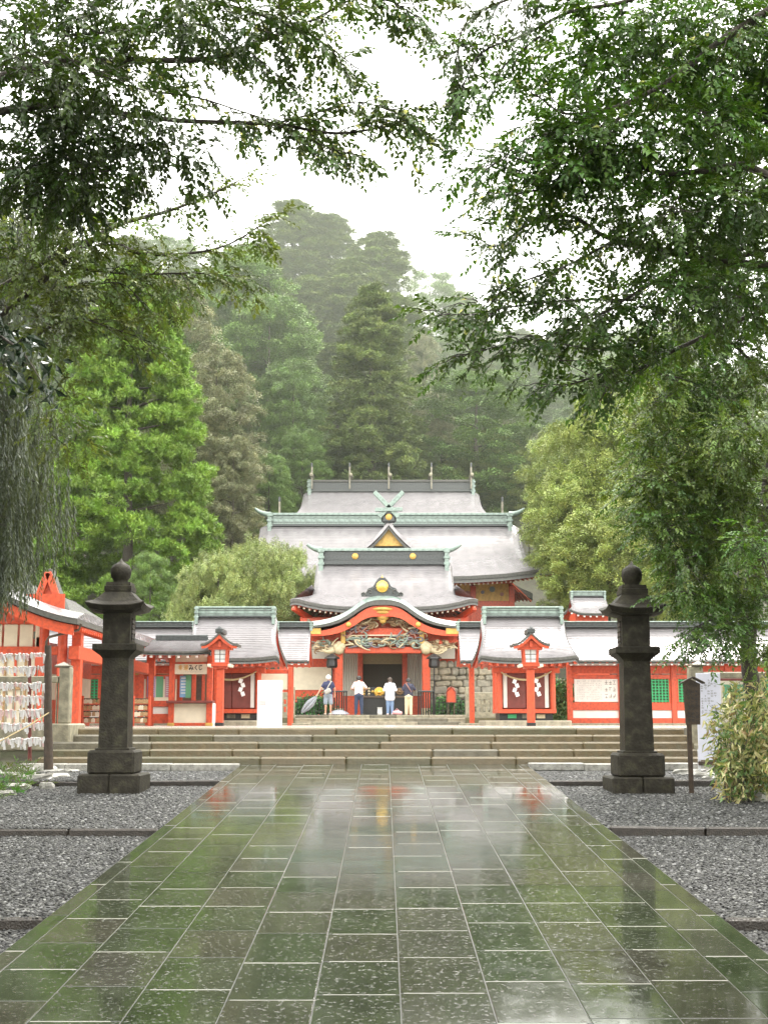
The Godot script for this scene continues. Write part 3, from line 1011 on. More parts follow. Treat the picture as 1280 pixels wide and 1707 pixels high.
	var cs := ["poster_lilac", "poster_green", "poster_rose"]
	for k in 3:
		var pq = beam(t, o, ["lilac_poster", "green_poster", "rose_poster"][k], Vector3(x.call(243 + 15 * k), y.call(1162), -Z - .3), Vector3(x.call(257 + 15 * k) - (.0 if k != 1 else .04), y.call(1127), -Z - .27), cs[k], 0.0)
		if k != 1:
			for q in 9:
				part("poster_line", M.new(o).bb(Vector3(x.call(245 + 15 * k), y.call(1130.5 + q * 3.5), -Z - .269), Vector3(x.call(255 + 15 * k), y.call(1129 + q * 3.5), -Z - .266)), "pane", pq)
	# board of small wooden votive plaques
	var eo := P(232, 1212, 40.5); eo.y = 0
	for half in 2:
		var px0: float = [222, 137][half]
		var px1: float = [249, 170][half]
		var zz := 40.5
		var ep := Vector3(P(px0, 1200, zz).x, 0, -zz)
		var et := thing("votive_rack", ["wooden rack of hanging votive plaques beside the booth", "wooden rack of hanging votive plaques beside the red hall post"][half], "rack", ep)
		for px in [px0, px1]:
			part("rack_post", M.new(ep).bb(Vector3(P(px, 1200, zz).x - .04, -.0, -zz - .05), Vector3(P(px, 1200, zz).x + .04, P(640, 1160, zz).y, -zz + .03), .01), "vermilion_old", et)
		for r in 4:
			var yy: float = P(640, 1165 + r * 10.5, zz).y
			part("rail", M.new(ep).bb(Vector3(P(px0, 1200, zz).x, yy - .02, -zz - .04), Vector3(P(px1, 1200, zz).x, yy + .02, -zz + .0), .005), "wood_dark", et)
			var nn := 4
			for k in nn:
				var xx := lerpf(P(px0 + 3, 1200, zz).x, P(px1 - 3, 1200, zz).x, (k + .5) / nn) + rnd(-.02, .02)
				var w := .12
				part("plaque", M.new(ep).prism(PackedVector2Array([Vector2(xx - w * .5, yy - .14), Vector2(xx + w * .5, yy - .14), Vector2(xx + w * .5, yy - .04), Vector2(xx, yy), Vector2(xx - w * .5, yy - .04)]), -zz + .005 + .004 * k, -zz + .012 + .004 * k), "wood_plank" if R.randf() < .7 else "plaster_cream", et)


func left_hall():
	# hall on the left side of the courtyard, its curved gable to the front
	var Z := 34.0
	var o := P(-40, 1210, Z + 2); o.y = 0
	var t := thing("side_hall", "red side hall with curved white roof edge behind the paper rack", "hall", o)
	var xe := P(133, 1035, Z).x
	var xr := P(-75, 950, Z).x
	var ye := P(133, 1036, Z).y
	var yr := P(-75, 938, Z).y
	var hw := xe - xr
	var f := func(u): return yr - (yr - ye) * (1.5 * absf(u) - .5 * u * u) + .06 * pow(absf(u), 6)
	var L := func(w, y0, y1, z0, z1, mt, nm):
		var poly := PackedVector2Array()
		for i in 25:
			var u := -1 + i / 12.0
			poly.append(Vector2(xr + u * w, f.call(u) + y1))
		for i in 25:
			var u := 1 - i / 12.0
			poly.append(Vector2(xr + u * w, f.call(u) + y0))
		return part(nm, M.new(o).prism(poly, z0, z1), mt, t)
	# covering with a sloped lip
	var g := M.new(o)
	for i in 48:
		var u0 := -1 + i / 24.0
		var u1 := -1 + (i + 1) / 24.0
		var A := Vector3(xr + u0 * hw, f.call(u0), -Z + .25)
		var B := Vector3(xr + u1 * hw, f.call(u1), -Z + .25)
		var lift := Vector3(0, .2, -.8)
		g.q(A, B, B + lift, A + lift, Vector3(0, 1, .3))
		var k := Vector3(0, 0, -13.0)
		g.q(A + lift, B + lift, B + lift + k, A + lift + k, Vector3.UP)
	for u in [-1.0, 1.0]:
		var A := Vector3(xr + u * hw, f.call(u), -Z + .25)
		var k2 := Vector3(0, 0, -13.0)
		g.q(A, A + Vector3(0, .2, -.8), A + Vector3(0, .2, -.8) + k2, A + k2, Vector3(u, 0, 0))
	part("roof_covering", g, "copper", t)
	L.call(hw, -.15, -.004, -Z + .24, -Z - 12.5, "eave_dark", "eave_edge")
	L.call(hw - .12, -.42, -.155, -Z + .14, -Z + .02, "vermilion", "bargeboard")
	L.call(hw - .05, -.26, -.158, -Z + .0, -Z - 12.2, "vermilion_old", "soffit")
	var ra := M.new(o)
	for i in 50:
		ra.box(Vector3(xe - .12, ye - .2, -Z - .3 - i * .24), Vector3(.3, .09, .09))
	part("rafter_ends", ra, "vermilion", t).set_meta("kind", "stuff")
	# gable wall: posts, ties, white panels
	var zw := -Z - .9
	var y := func(r): return P(640, r, Z + .9).y
	var x := func(px): return P(px, 1100, Z + .9).x
	part("gable_board", M.new(o).bb(Vector3(xr - hw + 1.0, y.call(1042), zw - .08), Vector3(x.call(104), y.call(990), zw)), "vermilion_old", t)
	beam(t, o, "tie_beam", Vector3(xr - hw + .8, y.call(1040), zw - .1), Vector3(x.call(112), y.call(1022), zw + .12), "vermilion")
	beam(t, o, "lower_tie_beam", Vector3(xr - hw + .8, y.call(1092), zw - .1), Vector3(x.call(98), y.call(1078), zw + .1), "vermilion")
	for k in 5:
		beam(t, o, "white_panel", Vector3(x.call(-46 + k * 26), y.call(1079), zw - .03), Vector3(x.call(-24 + k * 26), y.call(1041), zw + .02), "plaster_cream", .004)
	beam(t, o, "white_panel", Vector3(x.call(60), y.call(1079), zw - .03), Vector3(x.call(68), y.call(1062), zw + .02), "plaster", .004)
	for px in [-30, 73, 104]:
		part("post", M.new(o).lathe(Vector3(x.call(px), -.0, zw), [Vector2(.13, 0), Vector2(.13, y.call(1036))], 14), "vermilion_old", t)
	beam(t, o, "lower_wall", Vector3(xr - hw + 1.0, .0, zw - .08), Vector3(x.call(73), y.call(1092), zw - .02), "plaster_cream", 0.0)
	for k in 8:
		beam(t, o, "wall_stud", Vector3(x.call(-60 + k * 17), .0, zw - .02), Vector3(x.call(-56 + k * 17), y.call(1092), zw + .03), "vermilion" if k % 2 else "wood_plank")
	beam(t, o, "wall_rail", Vector3(xr - hw + 1.0, y.call(1150), zw - .02), Vector3(x.call(73), y.call(1143), zw + .04), "wood_plank")
	# right side: posts and a long beam going back
	var xs: float = P(128, 1130, Z + 1).x
	for k in 4:
		part("side_post", M.new(o).bb(Vector3(xs - .13, .0, -Z - 1.0 - k * 3.7 - .13), Vector3(xs + .13, ye - .2, -Z - 1.0 - k * 3.7 + .13), .015), "vermilion", t)
	beam(t, o, "side_beam", Vector3(xs - .14, y.call(1100), -Z - 12.3), Vector3(xs + .14, y.call(1078), -Z - .6), "vermilion_old")
	beam(t, o, "inner_wall", Vector3(xs - 2.2, .0, -Z - 12.3), Vector3(xs - 2.1, y.call(1050), -Z - 1.2), "vermilion", 0.0)
	beam(t, o, "inner_panel", Vector3(xs - 2.08, y.call(1160), -Z - 12.0), Vector3(xs - 2.05, y.call(1110), -Z - 1.4), "plaster_cream", 0.0)
	part("rain_pipe", M.new(o).tube([P(136, 1040, Z), P(132, 1050, Z), P(82, 1062, Z), P(78, 1070, Z), P(78, 1110, Z)], .035, 7), "wood_dark", t)
	# the cross gable rising behind
	var zg := -Z - 5.0
	var G := Z + 5.0
	var pa := P(60, 1010, G); var pb := P(82, 955, G); var pc := P(104, 1016, G)
	part("cross_gable", M.new(o).prism(PackedVector2Array([Vector2(pa.x, pa.y), Vector2(pb.x, pb.y), Vector2(pc.x, pc.y)]), zg, zg - .1), "vermilion_old", t)
	part("cross_gable_board", M.new(o).bar(Vector3(pb.x, pb.y, zg + .08), Vector3(pc.x, pc.y, zg + .08), .12, .2, .01).bar(Vector3(pb.x, pb.y, zg + .08), Vector3(pa.x, pa.y, zg + .08), .12, .2, .01), "vermilion", t)
	part("cross_gable_roof", M.new(o).bar(Vector3(pb.x + .02, pb.y + .12, zg - .2), Vector3(pc.x + .1, pc.y - .05, zg - .2), .5, .09, .01), "eave_dark", t)
	var wq := P(0, 905, G)
	part("upper_roof", M.new(o).q(pa + Vector3(-6, 0, -.2), pa + Vector3(.3, 0, -.2), pb + Vector3(0, .25, -2.5), pb + Vector3(-6, 2.2, -2.5), Vector3(0, 1, 1)), "copper", t)


func main_hall():
	var Z := 60.0
	var o := Vector3(0, .43, -Z)
	var t := thing("worship_hall", "vermilion worship hall porch with curved gable and gold crest", "hall", o)
	var xc := P(639, 1000, Z).x
	var S := 61.0 / F * .994
	# curved gable: heights by pixel rows
	var us := [0, .07, .14, .21, .28, .36, .45, .55, .66, .78, .9, 1.0]
	var rows := [993.5, 993.8, 995, 998, 1003, 1011, 1019, 1026, 1031, 1034.5, 1036.5, 1037]
	var hw: float = P(770, 1040, Z).x - xc
	var ky := func(u):
		var a := absf(u)
		for i in us.size() - 1:
			if a <= us[i + 1] + 1e-6:
				return P(640, lerpf(rows[i], rows[i + 1], (a - us[i]) / (us[i + 1] - us[i])), Z).y
		return P(640, 1037, Z).y
	var N := 48
	var band := func(nm, w, y0, y1, z0, z1, mt):
		var poly := PackedVector2Array()
		for i in N + 1:
			var u := -1 + 2.0 * i / N
			poly.append(Vector2(xc + u * w, ky.call(u) + y1))
		for i in N + 1:
			var u := 1 - 2.0 * i / N
			poly.append(Vector2(xc + u * w, ky.call(u) + y0 * (1 - .35 * absf(u))))
		return part(nm, M.new(o).prism(poly, -z0, -z1), mt, t)
	var lip := M.new(o)
	var top := M.new(o)
	for i in N:
		var u0 := -1 + 2.0 * i / N
		var u1 := -1 + 2.0 * (i + 1) / N
		var A := Vector3(xc + u0 * hw, ky.call(u0) - .26, -Z + 1.0)
		var B := Vector3(xc + u1 * hw, ky.call(u1) - .26, -Z + 1.0)
		var l := Vector3(0, .24, -.42)
		lip.q(A, B, B + l, A + l, Vector3(0, 1, 1))
		for k in 10:
			var z0 := Vector3(0, .02 * k, -.42 * k)
			var z1 := Vector3(0, .02 * (k + 1), -.42 * (k + 1))
			top.q(A + l + z0, B + l + z0, B + l + z1, A + l + z1, Vector3.UP)
	part("porch_roof_lip", lip.soft(false), "patina", t)
	part("porch_roof_covering", top, "copper", t)
	band.call("porch_eave_edge", hw, -.50, -.262, Z - .98, Z + 3.8, "eave_dark")
	band.call("porch_soffit", hw - .1, -.62, -.505, Z - .7, Z + 3.6, "vermilion")
	band.call("bargeboard", hw - .12, -1.02, -.506, Z - .86, Z - .76, "vermilion_old")
	for s in [-1, 1]:
		part("gold_bargeboard_tip", M.new(o).bb(P(639 + s * 128, 1057, Z - .9), P(639 + s * 104, 1047, Z - .9) + Vector3(0, 0, -.1), .01), "gold_paint", t)
		part("gold_boss", M.new().lathe(Vector3.ZERO, [Vector2(.12, 0), Vector2(.11, .05), Vector2(0, .09)], 12), "gold_paint", t).transform = Transform3D(Basis(Vector3.RIGHT, PI / 2), P(639 + s * 58, 1041, Z - .9) - o)
	# crest ornament on the crown
	var oz := -Z + .62
	var cp := P(637, 976, Z - .6)
	var or_ := M.new(o)
	var sh := PackedVector2Array()
	for a in [[-1.0, .0], [-.98, .16], [-.78, .2], [-.66, .42], [-.44, .50], [-.3, .78], [-.14, .98], [.14, .98], [.3, .78], [.44, .50], [.66, .42], [.78, .2], [.98, .16], [1.0, .0]]:
		sh.append(Vector2(cp.x + a[0] * .94, P(640, 994, Z - .6).y + a[1] * .86))
	or_.prism(sh, oz - .22, oz)
	var orn = part("crest_ornament", or_, "lead_dark", t)
	for s in [-1, 1]:
		var sc := M.new(o)
		for k in 3:
			var c0 := Vector3(cp.x + s * (.82 - .27 * k), P(640, 991.5 - 4.4 * k, Z - .6).y, oz + .02)
			var pts := []
			for i in 10:
				var a := i * .6
				pts.append(c0 + Vector3(s * cos(a), sin(a), 0) * (.13 - .011 * i))
			sc.tube(pts, .028, 5)
		part("ornament_scroll", sc, "eave_dark", orn)
	var cr := M.new()
	cr.lathe(Vector3.ZERO, [Vector2(.27, 0), Vector2(.27, .05), Vector2(.2, .06), Vector2(.19, .08), Vector2(.05, .08), Vector2(0, .1)], 24)
	for k in 16:
		cr.box(Vector3(cos(TAU * k / 16), .0, sin(TAU * k / 16)) * .235 + Vector3(0, .06, 0), Vector3(.06, .05, .05), .015, Basis(Vector3.UP, -TAU * k / 16))
	part("gold_crest", cr, "gold", orn).transform = Transform3D(Basis(Vector3.RIGHT, PI / 2), Vector3(cp.x, P(640, 978, Z - .6).y, oz + .01) - o)
	part("ornament_finial", M.new(o).lathe(Vector3(cp.x, P(640, 967, Z - .6).y, oz - .1), [Vector2(.09, 0), Vector2(.06, .06), Vector2(.05, .12), Vector2(0, .26)], 8), "gold_paint", orn)
	# tympanum: red panel, gold pendant, carved waves and dragons
	var ty := func(r): return P(640, r, Z - .3).y
	var tx := func(px): return P(px, 1050, Z - .3).x
	var tz := -Z + .3
	var pan := PackedVector2Array()
	for i in 13:
		var u := -.72 + 1.44 * i / 12.0
		pan.append(Vector2(xc + u * hw, ky.call(u) - .78))
	pan.append(Vector2(xc + .72 * hw, ty.call(1066))); pan.append(Vector2(xc - .72 * hw, ty.call(1066)))
	part("tympanum", M.new(o).prism(pan, tz - .5, tz - .4), "vermilion_old", t)
	var gp := M.new(o)
	for a in [[0, 1017, .55, .12], [0, 1022, .42, .14], [-9, 1022, .22, .2], [9, 1022, .22, .2], [0, 1029, .3, .2], [0, 1035, .16, .16]]:
		gp.lathe(Vector3(tx.call(638 + a[0]), ty.call(a[1]), tz + .28), [Vector2(0, -a[3]), Vector2(a[2] * .75, -a[3] * .6), Vector2(a[2], 0), Vector2(a[2] * .75, a[3] * .6), Vector2(0, a[3])], 10)
	part("gold_pendant", gp, "gold_paint", t)
	var worm := func(nm, px0, px1, r0, r1, count, mts, rad):
		for k in count:
			var p := Vector3(rnd(tx.call(px0), tx.call(px1)), rnd(ty.call(r1), ty.call(r0)), tz + rnd(.0, .14))
			var pts := []
			var a := rnd(0, TAU)
			var w := rnd(-.9, .9)
			var rr := []
			for i in 8:
				pts.append(p)
				rr.append(rad * (1.1 - i * .09))
				p += Vector3(cos(a) * 1.4, sin(a) * .7, sin(a * 1.7) * .2) * .075
				a += w
			part(nm, M.new(o).tube(pts, rr, 6), mts[R.randi() % mts.size()], t)
	worm.call("carved_wave", 592, 628, 1028, 1042, 26, ["carved_brown", "carved_brown", "carved_cream"], .062)
	worm.call("carved_wave", 650, 686, 1028, 1042, 26, ["carved_brown", "carved_brown", "carved_cream"], .062)
	worm.call("carved_cloud", 582, 604, 1048, 1056, 10, ["carved_blue", "carved_cream", "carved_rose"], .05)
	worm.call("carved_cloud", 675, 697, 1048, 1056, 10, ["carved_blue", "carved_cream", "carved_rose"], .05)
	worm.call("carved_dragon", 576, 700, 1063, 1075, 78, ["carved_teal", "carved_cream", "carved_teal", "carved_blue", "carved_brown"], .052)
	beam(t, o, "tie_beam", P(596, 1060, Z - .3), P(683, 1058, Z - .3) + Vector3(0, 0, -.2), "plaster_cream")
	beam(t, o, "red_tie_beam", P(560, 1062.5, Z - .2), P(716, 1047, Z - .2) + Vector3(0, 0, -.15), "vermilion_old")
	# rainbow beam and the two front posts
	beam(t, o, "rainbow_beam", P(574, 1089, Z - .3), P(703, 1078, Z - .3) + Vector3(0, 0, -.4), "vermilion", .03)
	for s in [-1, 1]:
		var px: float = 637.5 + s * 72.5
		var pc := P(px, 1100, Z)
		part("post", M.new(o).bb(Vector3(pc.x - .18, .43, -Z - .18), Vector3(pc.x + .18, P(640, 1074, Z).y, -Z + .18), .04), "vermilion", t)
		part("post_shoe", M.new(o).bb(Vector3(pc.x - .2, .43, -Z - .2), Vector3(pc.x + .2, .75, -Z + .2), .02), "carved_cream", t)
		part("gold_bracket", M.new(o).bb(P(px - s * 7 - 4, 1073, Z - .4), P(px - s * 7 + 4, 1050, Z - .4) + Vector3(0, 0, -.2), .02), "gold_paint", t)
		# carved beast nosings either side of the post head
		var nz := M.new(o)
		for a in [[0, 1083, .24], [4, 1078, .2], [-4, 1078, .18], [0, 1074, .16]]:
			nz.lathe(P(px + a[0], a[1], Z - .35) , [Vector2(0, -a[2]), Vector2(a[2] * .75, -a[2] * .65), Vector2(a[2], 0), Vector2(a[2] * .75, a[2] * .65), Vector2(0, a[2])], 9)
		part("carved_head", nz, "carved_cream", t)
		var tr := []
		var rr := []
		for a in [[8, 1083, .15], [15, 1086, .12], [22, 1086, .085], [28, 1082, .06], [34, 1078, .05], [40, 1077, .045], [43, 1080, .04], [40, 1082, .03]]:
			tr.append(P(px + s * a[0], a[1], Z - .35)); rr.append(a[2])
		part("carved_trunk", M.new(o).tube(tr, rr, 8), "carved_cream", t)
		worm.call("carved_scroll", px + s * 22 - 14, px + s * 22 + 14, 1072, 1084, 16, ["carved_cream", "carved_brown", "carved_teal", "carved_cream"], .045)
		for k in 5:
			part("carved_bracket", M.new(o).box(P(px + s * (14 + 5 * k), 1071 - 1.5 * (k % 2), Z - .2), Vector3(.2, .18, .3), .05, Basis(Vector3.BACK, rnd(-.4, .4))), ["carved_brown", "carved_cream", "vermilion"][k % 3], t)
		# side board behind the nosing
		beam(t, o, "side_board", P(px + s * 10, 1072, Z + .6), P(px + s * 52, 1058, Z + .6) + Vector3(0, 0, -.1), "vermilion", .0)
		beam(t, o, "pale_board", P(px + s * 12, 1098, Z + .7), P(px + s * 48, 1073, Z + .7) + Vector3(0, 0, -.08), "curtain", .0)
		# pale hangings, inner jambs
		var cu := M.new(o)
		var xa: float = P(637.5 + s * 66, 1120, Z + 2.6).x
		var xb: float = P(637.5 + s * 37, 1120, Z + 2.6).x
		var g := [[], []]
		for i in 41:
			var f := i / 40.0
			var wz := .03 * sin(f * 46.0)
			g[0].append(Vector3(lerpf(xa, xb, f), P(640, 1160, Z + 2.6).y, -Z - 2.6 + wz))
			g[1].append(Vector3(lerpf(xa, xb, f), P(640, 1080, Z + 2.6).y, -Z - 2.6 + wz))
		cu.sheet(g, Vector3(0, 0, 1))
		part("pale_hanging", cu, "curtain", t)
		beam(t, o, "inner_jamb", Vector3(xb - .12, .43, -Z - 2.75), Vector3(xb + .12, P(640, 1080, Z + 2.6).y, -Z - 2.5), "vermilion", .01)
		beam(t, o, "inner_wainscot", Vector3(minf(xa, xb), .43, -Z - 2.8), Vector3(maxf(xa, xb), P(640, 1160, Z + 2.6).y, -Z - 2.62), "vermilion_old", .01)
		beam(t, o, "wing_wall", Vector3(minf(xa, xa + s * 3.0), .43, -Z - 2.9), Vector3(maxf(xa, xa + s * 3.0), P(640, 1078, Z + 2.6).y, -Z - 2.7), "vermilion", .01)
		beam(t, o, "wing_panel", Vector3(minf(xa + s * .5, xa + s * 2.6), P(640, 1150, Z + 2.6).y, -Z - 2.7), Vector3(maxf(xa + s * .5, xa + s * 2.6), P(640, 1112, Z + 2.6).y, -Z - 2.66), "plaster_cream", .0)
	# dark interior
	var xi0: float = P(598, 1120, Z + 2.6).x
	var xi1: float = P(677, 1120, Z + 2.6).x
	beam(t, o, "khaki_valance", Vector3(xi0, P(640, 1107, Z + 2.7).y, -Z - 2.72), Vector3(xi1, P(640, 1086, Z + 2.7).y, -Z - 2.68), "khaki", .0)
	var rb := M.new(o)
	for k in 26:
		var yy := P(640, 1108 + k * 1.4, Z + 3.0).y
		rb.box(Vector3((xi0 + xi1) * .5, yy, -Z - 3.0), Vector3(xi1 - xi0, .022, .03))
	part("reed_blind", rb, "reed", t)
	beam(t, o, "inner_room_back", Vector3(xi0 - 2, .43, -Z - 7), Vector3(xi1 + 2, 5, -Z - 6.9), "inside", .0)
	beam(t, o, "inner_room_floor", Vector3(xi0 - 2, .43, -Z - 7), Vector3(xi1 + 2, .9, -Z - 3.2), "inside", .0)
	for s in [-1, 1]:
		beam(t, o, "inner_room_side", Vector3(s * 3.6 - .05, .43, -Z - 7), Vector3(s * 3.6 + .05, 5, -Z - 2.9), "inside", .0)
	beam(t, o, "ceiling", Vector3(-4.6, P(640, 1076, Z + 2.6).y, -Z - 7), Vector3(4.6, P(640, 1076, Z + 2.6).y + .1, -Z - .25), "vermilion", .0)
	# hipped and gabled roof over the porch
	var c := {"xc": P(640, 950, 66).x, "zc": 68.5, "yr": P(640, 938, 68.5).y, "ye": P(640, 1013, 64.3).y, "dz": 4.6, "w0": 3.55, "w1": 4.55, "fs": .68, "n": 34, "up": .55, "th": .3, "k": .4, "roll": .2, "tips": "plaster_cream"}
	roof(t, o, c)
	ridge(t, o, c.xc, 68.5, c.yr - .05, 3.28, .95, .7, {"mt": "lead_dark", "cap": "patina", "tip": .75})
	for s in [-1, 1]:
		part("gold_ridge_crest", M.new().lathe(Vector3.ZERO, [Vector2(.17, 0), Vector2(.15, .05), Vector2(0, .06)], 14), "gold_paint", t).transform = Transform3D(Basis(Vector3.RIGHT, PI / 2), Vector3(c.xc + s * 1.5, c.yr + .3, -68.5 + .3) - o)
		# side hips
		var hm := M.new(o)
		for k in 6:
			var f0 := k / 6.0
			var f1 := (k + 1) / 6.0
			var za := -64.0 - 9.0 * f0; var zb2 := -64.0 - 9.0 * f1
			hm.q(Vector3(c.xc + s * 3.5, c.ye + 1.1, za), Vector3(c.xc + s * 3.5, c.ye + 1.1, zb2), Vector3(c.xc + s * 4.5, c.ye + .35, zb2), Vector3(c.xc + s * 4.5, c.ye + .35, za), Vector3(s, 1, 0))
		part("side_hip", hm, "copper", t)
		gable(t, o, c, s * 3.2, "vermilion_old")
		part("corner_rafter", M.new(o).bar(Vector3(c.xc + s * 3.4, c.ye - .62, -65.6), Vector3(c.xc + s * 4.4, c.ye - .02, -64.05), .22, .26, .02), "vermilion", t)
	beam(t, o, "front_purlin", Vector3(c.xc - 4.1, c.ye - .75, -65.1), Vector3(c.xc + 4.1, c.ye - .45, -64.8), "vermilion_old")
	beam(t, o, "upper_wall", Vector3(-4.2, 3.6, -71), Vector3(4.2, c.ye - .3, -66.2), "vermilion", .0)
	# offering box with its gold crest, in front of the opening
	offering()
	rear_halls()


func offering():
	var Z := 58.9
	var a := P(601, 1192, Z); var b := P(680, 1160, Z)
	var o := Vector3((a.x + b.x) * .5, .43, -Z - .4)
	var t := thing("offering_box", "long black offering box with gold crests below the blinds", "offering box", o)
	part("box_body", M.new(o).bb(Vector3(a.x, .43, -Z - .9), Vector3(b.x, b.y - .06, -Z), .02), "black", t)
	part("box_rim", M.new(o).bb(Vector3(a.x - .05, b.y - .1, -Z - .95), Vector3(b.x + .05, b.y, -Z + .05), .02), "wood_dark", t)
	var sl := M.new(o)
	for k in 12:
		sl.box(Vector3(lerpf(a.x + .1, b.x - .1, k / 11.0), b.y + .02, -Z - .45), Vector3(.06, .05, .8), .008)
	part("box_slats", sl, "black", t)
	# black screen carrying the crests
	part("crest_screen", M.new(o).bb(Vector3(a.x + .05, b.y, -Z - 1.0), Vector3(b.x - .05, P(640, 1143.5, Z).y, -Z - .94), .01), "black", t)
	var crest := func(px, row, r, mt):
		var m := M.new()
		m.lathe(Vector3.ZERO, [Vector2(r, 0), Vector2(r * .98, .03), Vector2(r * .3, .035), Vector2(r * .25, .06), Vector2(0, .065)], 24)
		if r > .15:
			for k in 16:
				m.box(Vector3(cos(TAU * k / 16), 0, sin(TAU * k / 16)) * r * .68 + Vector3(0, .035, 0), Vector3(r * .5, .035, r * .2), .015, Basis(Vector3.UP, -TAU * k / 16))
		part("gold_crest", m, mt, t).transform = Transform3D(Basis(Vector3.RIGHT, PI / 2), P(px, row, Z + .92) - o)
	crest.call(632, 1154, .235, "gold")
	for k in 4:
		crest.call(607, 1148 + k * 4.5, .05, "gold_paint")
		crest.call(615, 1148 + k * 4.5, .05, "carved_cream")
	crest.call(621, 1153, .06, "gold_paint")
	crest.call(666, 1153, .16, "carved_brown")
	# white bottle on the step of the box
	var bo := P(633, 1189, 58.2); bo.y = .43
	var bt := thing("white_vase", "small white upright vase standing before the offering box", "vase", bo)
	part("body", M.new(bo).lathe(bo, [Vector2(0, 0), Vector2(.1, .0), Vector2(.11, .1), Vector2(.1, .32), Vector2(.11, .34), Vector2(0, .34)], 14), "panel_white", bt)
	part("neck_ring", M.new(bo).lathe(bo + Vector3(0, .3, 0), [Vector2(.1, 0), Vector2(.115, .01), Vector2(.1, .03)], 14), "curtain", bt)
	# black slatted rails at both sides
	for s in [-1, 1]:
		var Z2 := 58.3
		var xa := P(637.5 + s * 60, 1170, Z2).x
		var xb := P(637.5 + s * 84, 1170, Z2).x
		var ro := Vector3((xa + xb) * .5, .43, -Z2)
		var rt := thing("black_railing", ["black slatted railing beside the person in grey shorts", "black slatted railing beside the person in cream trousers"][(s + 1) / 2], "railing", ro)
		for k in 7:
			var xx := lerpf(xa, xb, k / 6.0)
			part("slat", M.new(ro).box(Vector3(xx, .43 + .5, -Z2 + .1 * (k % 2)), Vector3(.06, 1.0, .08), .012), "black", rt)
		part("top_rail", M.new(ro).box(Vector3((xa + xb) * .5, 1.46, -Z2 + .05), Vector3(absf(xb - xa) + .1, .07, .3), .015), "lead_dark", rt)
	# hanging lanterns in dark metal, one each side
	for s in [-1, 1]:
		var lo := P(637.5 + s * 84 + (2 if s > 0 else 0), 1112, 59)
		var lt := thing("hanging_lantern", ["dark metal lantern on a thin pole above the person in grey shorts", "dark metal lantern on a thin pole above the carved plaque"][(s + 1) / 2], "lantern", Vector3(lo.x, .43, -59))
		var oo: Vector3 = lt.position
		part("pole", M.new(oo).tube([Vector3(lo.x, .43, -59), Vector3(lo.x, 3.0, -59)], .03, 7), "black", lt)
		part("lamp_body", M.new(oo).lathe(Vector3(lo.x, P(640, 1114, 59).y, -59), [Vector2(0, 0), Vector2(.18, .02), Vector2(.22, .1), Vector2(.2, .4), Vector2(.3, .42), Vector2(.28, .48), Vector2(.1, .62), Vector2(0, .66)], 6, false), "black", lt)


